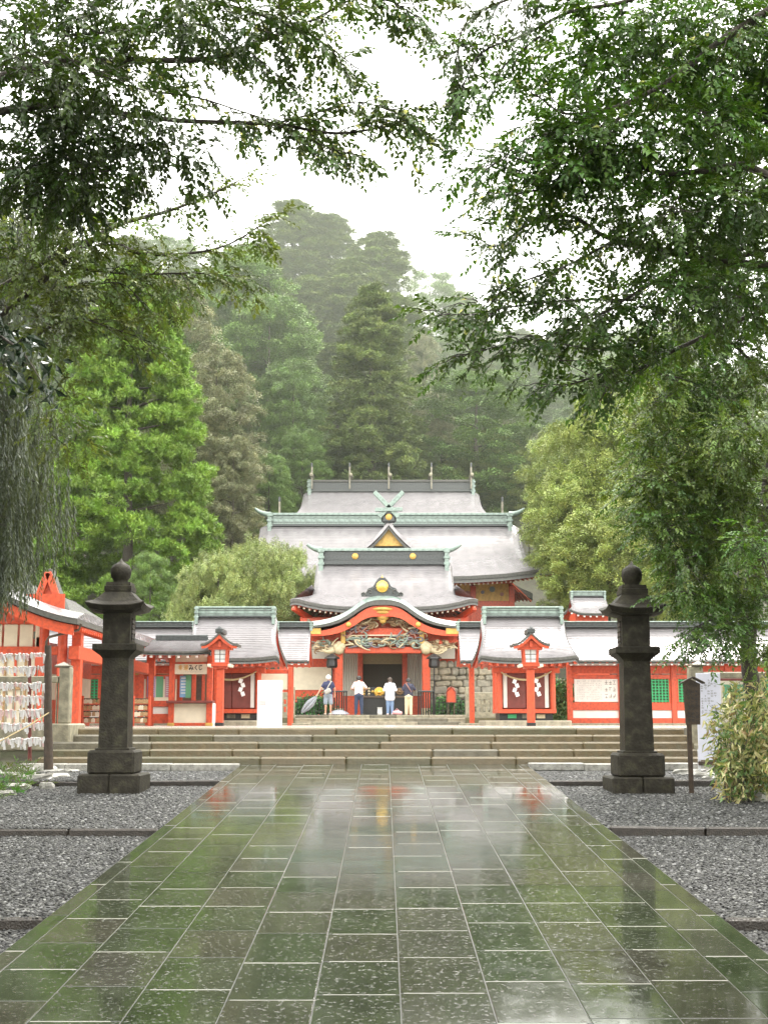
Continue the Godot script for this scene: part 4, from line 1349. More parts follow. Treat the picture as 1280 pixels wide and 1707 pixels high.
func rear_halls():
	# the hall behind, wide roof with a small gable dormer
	var o := Vector3(0, 0, -80)
	var t := thing("inner_hall", "wide roofed inner hall with green ridge and small gable dormer", "hall", o)
	var xc := P(650, 880, 80).x
	var c := {"xc": xc, "zc": 83.0, "yr": P(640, 874, 83).y, "ye": P(640, 963, 75.5).y, "dz": 8.0, "w0": 8.2, "w1": 9.9, "fs": .62, "n": 44, "up": .75, "th": .4, "k": .45, "roll": .25, "tips": "plaster_cream"}
	roof(t, o, c)
	ridge(t, o, xc, 83, c.yr - .1, 7.6, .95, .8, {"tip": 1.0})
	for s in [-1, 1]: gable(t, o, c, s * 7.6, "vermilion_old")
	var yb: float = c.ye - .3
	part("wall_core", M.new(o).bb(Vector3(xc - 7.3, 2.0, -77.6), Vector3(xc + 7.3, yb, -89)), "vermilion", t)
	var wz := -77.5
	var xs := [xc - 7.2, xc - 5.4, xc - 3.6, xc + 3.6, P(788, 980, 77.5).x, P(852, 980, 77.5).x]
	for x in xs:
		part("post", M.new(o).bb(Vector3(x - .16, 2.0, wz - .2), Vector3(x + .16, yb, wz + .16), .02), "vermilion", t)
	for i in xs.size() - 1:
		if i == 2: continue
		var top: float = P(640, 973, 77.5).y
		var bot: float = P(640, 1002, 77.5).y
		part("gold_panel", M.new(o).bb(Vector3(xs[i] + .16, bot, wz - .05), Vector3(xs[i + 1] - .16, top, wz + .03)), "gold_paint", t)
		for k in 3:
			part("painted_motif", M.new().lathe(Vector3.ZERO, [Vector2(rnd(.1, .22), 0), Vector2(.08, .012), Vector2(0, .014)], 7, false), ["carved_blue", "carved_teal", "carved_rose"][k], t).transform = Transform3D(Basis(Vector3.RIGHT, PI / 2), Vector3(lerpf(xs[i], xs[i + 1], .25 + .25 * k), lerpf(bot, top, rnd(.3, .7)), wz + .03) - o)
		part("tie_rail", M.new(o).bb(Vector3(xs[i], bot - .35, wz - .1), Vector3(xs[i + 1], bot, wz + .1), .01), "vermilion", t)
		part("head_rail", M.new(o).bb(Vector3(xs[i], top, wz - .1), Vector3(xs[i + 1], top + .3, wz + .1), .01), "vermilion_old", t)
		part("lower_panel", M.new(o).bb(Vector3(xs[i] + .16, 2.0, wz - .08), Vector3(xs[i + 1] - .16, bot - .36, wz + .02)), "vermilion", t)
	# dormer gable
	var dz := -77.6
	var Zd := 77.6
	var ap := P(648, 868, Zd)
	var hw := P(686, 905, Zd).x - ap.x
	var low := P(640, 907, Zd).y
	var fn := func(u): return ap.y - (ap.y - low) * (1.25 * absf(u) - .25 * u * u)
	var tp := PackedVector2Array(); var bp := PackedVector2Array(); var gp := PackedVector2Array()
	for i in 17:
		var u := -1 + i / 8.0
		tp.append(Vector2(ap.x + u * hw, fn.call(u)))
	for i in 17:
		var u := 1 - i / 8.0
		tp.append(Vector2(ap.x + u * hw, fn.call(u) - .26))
	part("dormer_roof", M.new(o).prism(tp, dz, dz - 5.0), "copper", t)
	for i in 17:
		var u := -1 + i / 8.0
		bp.append(Vector2(ap.x + u * hw * .94, fn.call(u) - .27))
	for i in 17:
		var u := 1 - i / 8.0
		bp.append(Vector2(ap.x + u * hw * .94, fn.call(u) - .48))
	part("dormer_bargeboard", M.new(o).prism(bp, dz - .1, dz - .25), "eave_dark", t)
	gp = PackedVector2Array([Vector2(ap.x - hw * .7, low - .05), Vector2(ap.x + hw * .7, low - .05), Vector2(ap.x, ap.y - .45)])
	part("dormer_panel", M.new(o).prism(gp, dz - .4, dz - .6), "gold_paint", t)
	part("dormer_ornament", M.new(o).box(Vector3(ap.x, ap.y + .1, dz + .05), Vector3(.9, .5, .3), .12).box(Vector3(ap.x, ap.y + .45, dz + .05), Vector3(.5, .5, .3), .12), "lead_dark", t)
	part("dormer_crest", M.new().lathe(Vector3.ZERO, [Vector2(.2, 0), Vector2(.16, .04), Vector2(0, .05)], 12), "gold_paint", t).transform = Transform3D(Basis(Vector3.RIGHT, PI / 2), Vector3(ap.x, ap.y + .2, dz + .2) - o)
	part("dormer_ridge", M.new(o).box(Vector3(ap.x, ap.y + .2, dz - 2.4), Vector3(.6, .5, 4.4), .05), "patina", t)
	# crossed finial boards above the dormer
	for s in [-1, 1]:
		part("finial_board", M.new(o).bar(P(648 - s * 16, 862, Zd - .2), P(648 + s * 24, 820, Zd - .2), .2, .26, .02), "patina", t)
	part("finial_bar", M.new(o).bar(P(625, 850, Zd - .25), P(671, 849, Zd - .25), .25, .22, .02), "patina", t)
	rods(t, o, [466, 837], 82.9, 829, 866)
	# the main sanctuary above and behind
	var o2 := Vector3(0, 4, -98)
	var t2 := thing("main_sanctuary", "sanctuary roof at the back with ridge logs and upright rods", "hall", o2)
	var x2 := P(652, 830, 98).x
	var c2 := {"xc": x2, "zc": 98.0, "yr": P(640, 818, 98).y, "ye": P(640, 866, 93).y, "dz": 6.5, "w0": 6.6, "w1": 6.9, "n": 30, "up": .3, "th": .35, "k": .3, "roll": .3}
	roof(t2, o2, c2)
	ridge(t2, o2, x2, 98, c2.yr - .05, 6.15, 1.0, .8, {"mt": "lead_dark", "cap": "eave_dark"})
	for s in [-1, 1]: gable(t2, o2, c2, s * 5.9, "vermilion_old")
	part("wall", M.new(o2).bb(Vector3(x2 - 5.4, 4.0, -93.5), Vector3(x2 + 5.4, c2.ye, -102.5)), "vermilion_old", t2)
	for px in [520, 585, 650, 717, 785]:
		var p := P(px, 795, 98)
		part("ridge_log", M.new(o2).tube([p + Vector3(0, -.02, 1.1), p + Vector3(0, 0, .6), p + Vector3(0, 0, -.6), p + Vector3(0, -.02, -1.1)], [.13, .16, .16, .13], 10), "stone_wall_b", t2)
		part("log_cap", M.new().lathe(Vector3.ZERO, [Vector2(.14, 0), Vector2(.12, .03), Vector2(0, .04)], 10), "stone_fence", t2).transform = Transform3D(Basis(Vector3.RIGHT, PI / 2), p + Vector3(0, -.02, 1.1) - o2)
	rods(t2, o2, [520, 583, 648, 719, 785], 97.2, 772, 815)
	part("plinth", M.new(Vector3.ZERO).bb(Vector3(-10, -.2, -74), Vector3(12, 2.02, -92)), "stone_fence", thing_at("hall_plinth", "stone plinth carrying the inner hall behind the porch", "plinth"))
	part("plinth", M.new(Vector3.ZERO).bb(Vector3(-8, 1.0, -92.2), Vector3(10, 4.02, -106)), "stone_fence", thing_at("sanctuary_plinth", "stone plinth carrying the main sanctuary at the back", "plinth"))

func thing_at(n, l, c):
	return thing(n, l, c)

func rods(t: Node, o: Vector3, pxs: Array, Z: float, r0: float, r1: float):
	for px in pxs:
		var a := P(px, r1, Z)
		var b := P(px, r0, Z)
		var m = part("upright_rod", M.new(o).bar(a, b, .13, .13, .02), "stone_wall_b", t)
		part("rod_tip", M.new(o).bar(b + Vector3(0, -.3, 0), b + Vector3(0, .02, 0), .14, .14, .02), "lead_dark", m)


func stone_lantern(label: String, px: float, base: float):
	var Z := 21.3
	var c := P(px, base, Z)
	c.y = gravely(Z) - .05
	var dy := P(640, 1310, Z).y - P(640, base, Z).y
	var t := thing("stone_lantern", label, "stone lantern", c, "pair of tall stone lanterns beside the way")
	var y := func(r): return P(640, r, Z).y - c.y - dy
	var k := Z / F * .925
	var T := func(nm, prof, sides = 4, smooth = false, par = t):
		var pr := []
		for a in prof: pr.append(Vector2(a[0] * k, y.call(a[1])))
		return part(nm, M.new().lathe(Vector3.ZERO, pr, sides, smooth, PI / 4 if sides == 4 else 0.0), "stone_dark", par)
	var lb := M.new()
	for s in [-1, 1]:
		lb.bb(Vector3(0.004 if s > 0 else -54 * k, 0, -54 * k), Vector3(54 * k if s > 0 else -.004, y.call(1288), 54 * k), .025)
	part("lower_plinth", lb, "stone_dark", t)
	part("upper_plinth", M.new().bb(Vector3(-41 * k, y.call(1288.5), -41 * k), Vector3(41 * k, y.call(1249), 41 * k), .035), "stone_dark", t)
	T.call("shaft_foot", [[0, 1249], [30, 1249], [30, 1246], [26, 1245]])
	T.call("shaft", [[25.5, 1246], [23.5, 1095]])
	T.call("capital", [[24, 1097], [27, 1093], [39, 1084], [39, 1075], [37, 1074], [0, 1074]])
	var fb = T.call("fire_box", [[24.5, 1075], [24.5, 1022], [0, 1022]])
	for s in [-1, 1]:
		part("fire_window", M.new().box(Vector3(s * 24.6 * k, (y.call(1072) + y.call(1026)) * .5, 0), Vector3(.03, y.call(1030) - y.call(1068), 24 * k), .008), "black", fb)
		for q in 5:
			part("window_bar", M.new().box(Vector3(s * 25.6 * k, lerpf(y.call(1064), y.call(1032), q / 4.0), 0), Vector3(.03, .03, 26 * k), .008), "stone_dark", fb)
	# roof with upturned corners
	var rm := M.new()
	var pf := [[22.0, 986.0], [27.0, 991.0], [33.0, 998.0], [40.0, 1005.0], [52.0, 1010.5], [52.5, 1012.0], [46.0, 1020.0], [26.0, 1023.0]]
	for i in pf.size() - 1:
		for q in 4:
			var b := Basis(Vector3.UP, q * PI / 2)
			for j in 8:
				var P4 := []
				for a in [[i, j], [i, j + 1], [i + 1, j + 1], [i + 1, j]]:
					var r: float = pf[a[0]][0] * k
					var u: float = -1 + a[1] / 4.0
					var up: float = .05 * pow(absf(u), 3) * sm(26, 52, pf[a[0]][0])
					P4.append(b * Vector3(u * r, y.call(pf[a[0]][1]) + up, r))
				rm.q(P4[0], P4[1], P4[2], P4[3], b * Vector3(0, .7 if i < 4 else -.7, 1))
	part("lantern_roof", rm, "stone_dark", t)
	T.call("finial_base", [[0, 971], [21, 971], [22, 975], [22, 977], [24, 978], [24, 986], [0, 986]], 4)
	T.call("finial_neck", [[14, 975], [13, 966], [17, 962]], 16, true)
	T.call("onion_finial", [[12, 968], [17, 962], [19, 954], [18.5, 948], [15, 942], [8, 938], [3.5, 935], [0, 929]], 18, true)


func small_things():
	stone_lantern("tall dark stone lantern standing on gravel near the paper rack", 191, 1311)
	stone_lantern("tall dark stone lantern standing on gravel near the notice post", 1063, 1316)
	paper_rack()
	balustrades()
	signs()
	rocks()
	# carved plaque by the porch and stone wall behind
	var po := P(752, 1190, 58); po.y = .43
	var t := thing("carved_plaque", "brown carved standing plaque in front of the stone wall", "plaque", po)
	var sh := PackedVector2Array()
	for a in [[-.2, .55], [-.21, 1.0], [-.14, 1.16], [0, 1.24], [.14, 1.16], [.21, 1.0], [.2, .55]]: sh.append(Vector2(po.x + a[0], .43 + a[1]))
	part("board", M.new(po).prism(sh, -58, -58.06), "vermilion_old", t)
	part("frame", M.new(po).tube([Vector3(po.x - .2, .98, -57.98), Vector3(po.x - .2, 1.43, -57.98), Vector3(po.x, 1.66, -57.98), Vector3(po.x + .2, 1.43, -57.98), Vector3(po.x + .2, .98, -57.98), Vector3(po.x - .2, .98, -57.98)], .025, 6), "red_dark", t)
	part("leg", M.new(po).bb(Vector3(po.x - .16, .43, -58.05), Vector3(po.x - .1, 1.0, -58.0), .005), "wood_dark", t)
	part("leg", M.new(po).bb(Vector3(po.x + .1, .43, -58.05), Vector3(po.x + .16, 1.0, -58.0), .005), "wood_dark", t)
	var wo := P(775, 1190, 61); wo.y = .3
	var wt := thing("stone_wall", "pale rough stone wall behind the carved plaque", "wall", wo)
	part("wall_core", M.new(wo).bb(P(712, 1192, 61.2), P(836, 1110, 61.2) + Vector3(0, 0, -.4)), "stone_wall_b", wt)
	var yy := .35
	var row := 0
	while yy < P(640, 1112, 61).y:
		var h := rnd(.22, .36)
		var x := P(712, 1150, 61).x + rnd(-.1, .0)
		while x < P(834, 1150, 61).x:
			var w := rnd(.3, .75)
			part("stone", M.new(wo).box(Vector3(x + w * .5, yy + h * .5, -61.1), Vector3(w - .01, h * rnd(.85, 1.3), .25 + rnd(-.03, .06)), .07, Basis(Vector3.BACK, rnd(-.22, .22))), "stone_wall" if R.randf() < .6 else "stone_wall_b", wt)
			x += w
		yy += h
	# dark metal fence and green shrubs along the terrace
	for s in [-1, 1]:
		var x0: float = P(490, 1180, 58.4).x if s < 0 else P(726, 1180, 58.4).x
		var x1: float = P(550, 1180, 58.4).x if s < 0 else P(780, 1180, 58.4).x
		var fo := Vector3((x0 + x1) * .5, .43, -58.4)
		var ft := thing("metal_fence", ["low black metal fence behind the hanging umbrella", "low black metal fence in front of the carved plaque"][(s + 1) / 2], "fence", fo)
		var k := 0
		var x := x0
		while x <= x1:
			part("bar", M.new(fo).bb(Vector3(x - .015, .43, -58.42), Vector3(x + .015, .43 + (.72 if k % 4 else .85), -58.39)), "black", ft)
			x += .16
			k += 1
		for yy2 in [.62, .98, 1.12]:
			part("rail", M.new(fo).bb(Vector3(x0, yy2 - .015, -58.43), Vector3(x1, yy2 + .015, -58.40)), "black", ft)
		shrub(Vector3(lerpf(x0, x1, .5), .43, -59.6), absf(x1 - x0) * .55, .75, ["green shrub behind the black fence beside the white sign", "green shrub behind the black fence beside the stone wall"][(s + 1) / 2], Color(.07, .17, .05), 160)
	var sp := P(714, 1200, 49)
	shrub(Vector3(P(925, 1150, 52).x, 0, -52.5), 1.0, 2.0, "light green shrub seen through the gap beside the right corridor", Color(.13, .22, .07), 200)


func shrub(at: Vector3, rx: float, h: float, label: String, col: Color, n: int):
	var t := thing("shrub", label, "shrub", at)
	var xs := []; var cs := []
	for i in n:
		var d := rdir()
		d.y = absf(d.y)
		var p := Vector3(d.x * rx, .1 + d.y * h * .9, d.z * .5) * rnd(.6, 1.0)
		xs.append(Transform3D(Basis.from_euler(Vector3(rnd(-1, 1), rnd(0, TAU), rnd(-1, 1))) * rnd(.25, .4), p))
		cs.append(Color(col.r * rnd(.6, 1.4), col.g * rnd(.7, 1.3), col.b))
	copies("foliage", tuft(), "leaf_far", xs, cs, t)
	var st := M.new()
	for k in 5:
		st.tube([Vector3(rnd(-.2, .2), -.02, 0), Vector3(rnd(-rx, rx) * .5, h * .5, rnd(-.2, .2))], [.03, .01], 5)
	part("stem", st, "bark", t)


func paper_rack():
	var Z := 23.4
	var o := P(35, 1262, Z)
	o.y = gravely(Z) - .02
	var t := thing("paper_rack", "rack of ropes hung with white paper fortune slips", "rack", o)
	var pts := []
	for r in [1283, 1240, 1180, 1120, 1076]: pts.append(P(81 - (1283 - r) * .004 + sin(r) * .4, r, Z))
	var ps = part("corner_post", M.new(o).tube(pts, [.085, .078, .07, .066, .06], 9), "wood_dark", t)
	part("corner_post", M.new(o).tube([P(-95, 1283, Z), P(-94, 1076, Z)], [.08, .06], 9), "wood_dark", t)
	part("middle_post", M.new(o).tube([P(50, 1268, Z + .1), P(50, 1092, Z + .1)], [.035, .03], 7), "red_dark", t)
	var slips := []
	for v in 4:
		var m := M.new()
		var w := .022 + .006 * v
		var ln := .05 + .04 * v
		m.box(Vector3(0, 0, .012), Vector3(w * 1.5, .035, .035), .012)
		m.box(Vector3(.008, -ln * .5 - .01, .02), Vector3(w, ln, .006), 0.0, Basis(Vector3.UP, .3 * (v - 1.5)) * Basis(Vector3.BACK, .12 * (v - 1.5)))
		m.box(Vector3(-.018, -ln * .4, .005), Vector3(w * .8, ln * .7, .006), 0.0, Basis(Vector3.UP, -.5) * Basis(Vector3.BACK, -.2))
		slips.append(m.done())
	var rws := [1090, 1111.5, 1139, 1160, 1183, 1206, 1231]
	for r in rws.size():
		var a := P(-94, rws[r] - 1, Z)
		var b := P(80, rws[r], Z)
		var rp_ := []
		for i in 9:
			rp_.append(a.lerp(b, i / 8.0) + Vector3.DOWN * .02 * sin(i / 8.0 * PI))
		var ro = part("rope", M.new(o).tube(rp_, .008, 5), "rope", t)
		var n := 78
		for i in n:
			if R.randf() < .1: continue
			var f := (i + rnd(.1, .9)) / n
			var p := a.lerp(b, f) + Vector3.DOWN * .02 * sin(f * PI) + Vector3(0, rnd(-.02, .02), rnd(-.02, .04)) - o
			place("paper_slip", slips[R.randi() % 4], "paper" if R.randf() < .72 else "paper_pink", ro, Transform3D(Basis(Vector3.UP, rnd(-.5, .5)) * Basis(Vector3.BACK, rnd(-.25, .25)) * rnd(.6, 1.1), p))
	part("red_ribbon", M.new(o).box(P(66, 1103, Z - .05), Vector3(.13, .16, .02), .005), "paper_red", t)
	part("stay_rope", M.new(o).tube([P(82, 1188, Z - .05), P(50, 1209, Z - .5), P(0, 1236, Z - 1.2), P(-40, 1262, Z - 1.8)], .012, 6), "rope", t)
	# stone wing wall with a slatted panel at the side of the stairs
	var w := P(100, 1250, 26.6); w.y = -.68
	var wt := thing("stone_wing_wall", "pale stone wing wall with upright slots beside the stairs", "wall", w)
	part("wall_block", M.new(w).bb(P(-130, 1252, 26.2), P(117, 1206, 26.2) + Vector3(0, 0, -1.4), .03), "stone_fence", wt)
	part("end_post", M.new(w).bb(P(96, 1206, 26.3), P(118, 1112, 26.3) + Vector3(0, 0, -.28), .02), "stone_fence", wt)
	part("post_cap", M.new(w).lathe(P(107, 1112.5, 26.44), [Vector2(.15, 0), Vector2(.15, .03), Vector2(0, .11)], 4, false, PI / 4), "stone_step_c", wt)
	part("top_rail", M.new(w).bb(P(-130, 1138, 26.28), P(97, 1127, 26.28) + Vector3(0, 0, -.2), .015), "stone_fence", wt)
	for px in range(-124, 96, 12):
		part("slat", M.new(w).bb(P(px, 1206, 26.3), P(px + 4, 1137, 26.3) + Vector3(0, 0, -.12), .01), "stone_fence", wt)
	# right end of the stairs: stone post, rail and board
	var r2 := P(1165, 1260, 26.4); r2.y = -.68
	var rt := thing("stone_wing_wall", "stone wing wall with capped post behind the white banner", "wall", r2)
	part("wall_block", M.new(r2).bb(P(1150, 1264, 26.3), P(1290, 1240, 26.3) + Vector3(0, 0, -1.2), .03), "stone_fence", rt)
	part("end_post", M.new(r2).bb(P(1153, 1245, 26.4), P(1171, 1110, 26.4) + Vector3(0, 0, -.25), .02), "stone_fence", rt)
	part("post_cap", M.new(r2).lathe(P(1162, 1110.5, 26.5), [Vector2(.14, 0), Vector2(.14, .03), Vector2(0, .1)], 4, false, PI / 4), "stone_step_c", rt)
	part("top_rail", M.new(r2).bb(P(1171, 1131, 26.4), P(1330, 1120, 26.4) + Vector3(0, 0, -.24), .02), "stone_fence", rt)
	for k in 6:
		part("slat", M.new(r2).bb(P(1180 + k * 22, 1245, 26.5), P(1186 + k * 22, 1130, 26.5) + Vector3(0, 0, -.12), .01), "stone_fence", rt)


func balustrades():
	# stone balustrades with rows of square holes at both ends of the short flight
	for s in [-1, 1]:
		var Z := 55.6
		var px0 := 776.0 if s > 0 else 452.0
		var px1 := 828.0 if s > 0 else 491.0
		var o := P((px0 + px1) * .5, 1210, Z); o.y = 0
		var t := thing("stone_balustrade", ["stone balustrade beside the white sign", "stone balustrade pierced with square holes beside the right side shrine"][(s + 1) / 2], "balustrade", o)
		var pe := px0 if s > 0 else px1 - 10
		part("footing", M.new(o).bb(P(px0, 1211, Z - .1), P(px1, 1196, Z - .1) + Vector3(0, 0, -.5), .02), "stone_step_b", t)
		part("newel", M.new(o).bb(P(pe, 1197, Z - .05), P(pe + 10.5, 1145, Z - .05) + Vector3(0, 0, -.3), .02), "stone_fence", t)
		var a := px0 + 10 if s > 0 else px0
		var b := px1 if s > 0 else px1 - 10
		part("top_rail", M.new(o).bb(P(a, 1166, Z), P(b, 1154, Z) + Vector3(0, 0, -.22), .015), "stone_fence", t)
		part("middle_rail", M.new(o).bb(P(a, 1178, Z), P(b, 1173.5, Z) + Vector3(0, 0, -.18), .01), "stone_fence", t)
		part("bottom_rail", M.new(o).bb(P(a, 1197, Z), P(b, 1187, Z) + Vector3(0, 0, -.2), .015), "stone_fence", t)
		var n := 5 if s > 0 else 3
		for k in n + 1:
			var x := lerpf(a, b - 4, float(k) / n)
			part("baluster", M.new(o).bb(P(x, 1188, Z), P(x + 4.5, 1165, Z) + Vector3(0, 0, -.16), .008), "stone_fence", t)


func signs():
	# white standing panel in the courtyard
	var Z := 40.0
	var o := P(450, 1212, Z); o.y = 0
	var t := thing("white_sign", "large blank looking white standing sign with faint pink print", "sign", o)
	var b := Basis(Vector3.RIGHT, -.05)
	part("panel", M.new(o).bb(P(428.5, 1212, Z), P(471, 1134, Z) + Vector3(0, 0, -.04), .006), "panel_white", t)
	part("pink_print", scribble(o, P(432, 1176, Z) + Vector3(0, 0, .002), Vector2(.2, .36), 4, 7, 1.0), "ink_rose", t)
	part("pink_block", M.new(o).bb(P(432, 1176, Z) + Vector3(0, 0, .001), P(443, 1168, Z) + Vector3(0, 0, .002)), "paper_pink", t)
	part("blue_print", scribble(o, P(434, 1149, Z) + Vector3(0, 0, .002), Vector2(.12, .12), 3, 3, 1.0), "ink_blue", t)
	for px in [434, 466]:
		part("back_leg", M.new(o).bar(P(px, 1140, Z) + Vector3(0, 0, -.05), Vector3(P(px, 1200, Z).x, .0, -Z - .5), .04, .04, .005), "wood_dark", t)
	# cream board behind it
	var o2 := P(452, 1200, 47.5); o2.y = 0
	var t2 := thing("cream_screen", "cream wall panel with red posts behind the white sign", "screen", o2)
	part("panel", M.new(o2).bb(P(428, 1150, 47.5), P(480, 1123, 47.5) + Vector3(0, 0, -.05)), "plaster_cream", t2)
	part("rail", M.new(o2).bb(P(426, 1154, 47.5), P(484, 1149, 47.5) + Vector3(0, 0, -.09), .01), "vermilion", t2)
	part("head_rail", M.new(o2).bb(P(426, 1123, 47.5), P(484, 1116, 47.5) + Vector3(0, 0, -.09), .01), "vermilion", t2)
	for px in [424, 480]:
		part("post", M.new(o2).bb(Vector3(P(px, 1150, 47.5).x, 0, -47.62), Vector3(P(px + 7, 1150, 47.5).x, P(640, 1112, 47.5).y, -47.45), .01), "vermilion_old", t2)
	# wooden notice post with its little roof
	var Zn := 20.9
	var n := P(1152, 1318, Zn); n.y = gravely(Zn) - .05
	var nt := thing("notice_post", "dark wooden notice post with small pitched roof on the gravel", "sign", n)
	part("stake", M.new(n).bb(Vector3(n.x - .035, n.y, -Zn - .035), Vector3(n.x + .035, P(640, 1200, Zn).y, -Zn + .02), .006), "wood_dark", nt)
	var pa := P(1141, 1208, Zn); var pb := P(1164, 1140, Zn)
	var bd := PackedVector2Array([Vector2(pa.x + .01, pa.y), Vector2(pb.x - .01, pa.y), Vector2(pb.x + .01, pb.y), Vector2(n.x, P(640, 1131, Zn).y), Vector2(pa.x - .01, pb.y)])
	var bo = part("board", M.new(n).prism(bd, -Zn, -Zn + .05), "wood_dark", nt)
	part("faded_writing", scribble(n, Vector3(pa.x + .03, pa.y + .04, -Zn + .05), Vector2(pb.x - pa.x - .06, .5), 3, 9, .9), "ink", bo)
	for s in [-1, 1]:
		part("roof_board", M.new(n).bar(P(1152.5, 1129, Zn) + Vector3(0, 0, .03), P(1152.5 + s * 19, 1139, Zn) + Vector3(0, 0, .03), .16, .025, .004), "wood_dark", nt)
	# tall white banner panel with columns of writing
	var Zb := 24.2
	var ob := P(1182, 1272, Zb); ob.y = gravely(Zb) - .02
	var bt := thing("white_banner", "tall white banner panel with columns of small black writing", "banner", ob)
	var ba := P(1164.5, 1267, Zb); var bb_ := P(1199.5, 1122, Zb)
	part("panel", M.new(ob).bb(ba, bb_ + Vector3(0, 0, -.03), .005), "banner_white", bt)
	part("writing", scribble(ob, P(1168, 1195, Zb) + Vector3(0, 0, .002), Vector2(.30, .62), 5, 14, .55), "ink_grey", bt)
	part("heading_writing", scribble(ob, P(1172, 1150, Zb) + Vector3(0, 0, .002), Vector2(.14, .2), 2, 4, .8), "ink_grey", bt)
	part("bottom_emblem", scribble(ob, P(1178, 1258, Zb) + Vector3(0, 0, .002), Vector2(.09, .12), 2, 2, 1.0), "ink", bt)
	for px in [1166, 1197]:
		part("leg", M.new(ob).bb(Vector3(P(px, 1270, Zb).x - .025, ob.y, -Zb - .05), Vector3(P(px, 1270, Zb).x + .025, ba.y + .2, -Zb - .032)), "panel_white", bt)
	part("base_bar", M.new(ob).bb(P(1164, 1276, Zb) + Vector3(0, 0, -.08), P(1200, 1269, Zb) + Vector3(0, 0, .02), .01), "wood_dark", bt)
	# framed green poster behind the bush
	var Zp := 24.6
	var op := P(1222, 1270, Zp); op.y = gravely(Zp) - .02
	var pt := thing("poster_board", "framed board with a green printed poster behind the bamboo bush", "poster board", op)
	part("frame", M.new(op).bb(P(1198, 1235, Zp), P(1252, 1131, Zp) + Vector3(0, 0, -.05), .006), "red_dark", pt)
	part("sheet", M.new(op).bb(P(1202, 1232, Zp) + Vector3(0, 0, .001), P(1248, 1135, Zp) + Vector3(0, 0, .004)), "plaster_cream", pt)
	part("green_print", M.new(op).bb(P(1205, 1166, Zp) + Vector3(0, 0, .004), P(1244, 1141, Zp) + Vector3(0, 0, .008)), "poster_green", pt)
	part("print_lettering", scribble(op, P(1207, 1163, Zp) + Vector3(0, 0, .009), Vector2(.40, .2), 4, 1, 1.0), "pane", pt)
	for px in [1200, 1250]:
		part("leg", M.new(op).bb(Vector3(P(px, 1270, Zp).x - .03, op.y, -Zp - .08), Vector3(P(px, 1270, Zp).x + .03, P(640, 1134, Zp).y, -Zp - .052), .005), "wood_dark", pt)


func lump(sd: int) -> ArrayMesh:
	var n := noise(.9, 3, FastNoiseLite.TYPE_SIMPLEX, sd)
	var g := []
	for i in 8:
		var row := []
		for j in 13:
			var a := TAU * (j % 12) / 12.0
			var v := PI * i / 7.0
			var d := Vector3(sin(v) * cos(a), cos(v), sin(v) * sin(a))
			var r := 1.0 + .45 * n.get_noise_3dv(d * 1.4)
			d *= r
			d.y = clampf(d.y, -.6, .62)
			row.append(d)
		g.append(row)
	var m := M.new()
	for i in 7:
		for j in 12:
			m.q(g[i][j], g[i][j + 1], g[i + 1][j + 1], g[i + 1][j], (g[i][j] as Vector3) + g[i + 1][j + 1])
	return m.done()


func rocks():
	var ls := []
	for k in 5: ls.append(lump(30 + k))
	var spots := []
	for a in [[8, 1300, .5, .12], [38, 1291, .55, .14], [70, 1283, .5, .12], [30, 1312, .35, .11], [62, 1302, .6, .09], [92, 1297, .45, .08], [100, 1286, .5, .08], [78, 1312, .2, .12], [118, 1283, .4, .05], [12, 1324, .3, .09], [-20, 1305, .5, .2]]:
		spots.append(a + ["pale flat garden rock by the foot of the paper rack"])
	for a in [[1143, 1290, .45, .10], [1172, 1297, .4, .10], [1186, 1305, .35, .09], [1205, 1309, .28, .10], [1212, 1322, .32, .11], [1234, 1320, .34, .12], [1256, 1330, .35, .13], [1280, 1335, .4, .14], [1225, 1306, .3, .08], [1250, 1312, .35, .1], [1160, 1283, .5, .06]]:
		spots.append(a + ["pale flat garden rock at the foot of the bamboo bush"])
	for a in spots:
		var Z: float = 4865.0 / (a[1] - 1088.0)
		var p := P(a[0], a[1], Z)
		p.y = gravely(Z) - .01
		var o := MeshInstance3D.new()
		o.mesh = ls[R.randi() % 5]
		o.material_override = MT["rock"]
		o.name = numbered("rock")
		add_child(o)
		var w: float = a[2] * rnd(.45, .6)
		o.transform = Transform3D(Basis(Vector3.UP, rnd(0, TAU)).scaled(Vector3(w, a[3], w * .7)), p + Vector3(0, a[3] * .35, 0))
		tag(o, a[4], "rock", "garden rocks edging the gravel " + ("below the paper rack" if a[0] < 640 else "below the bush"))


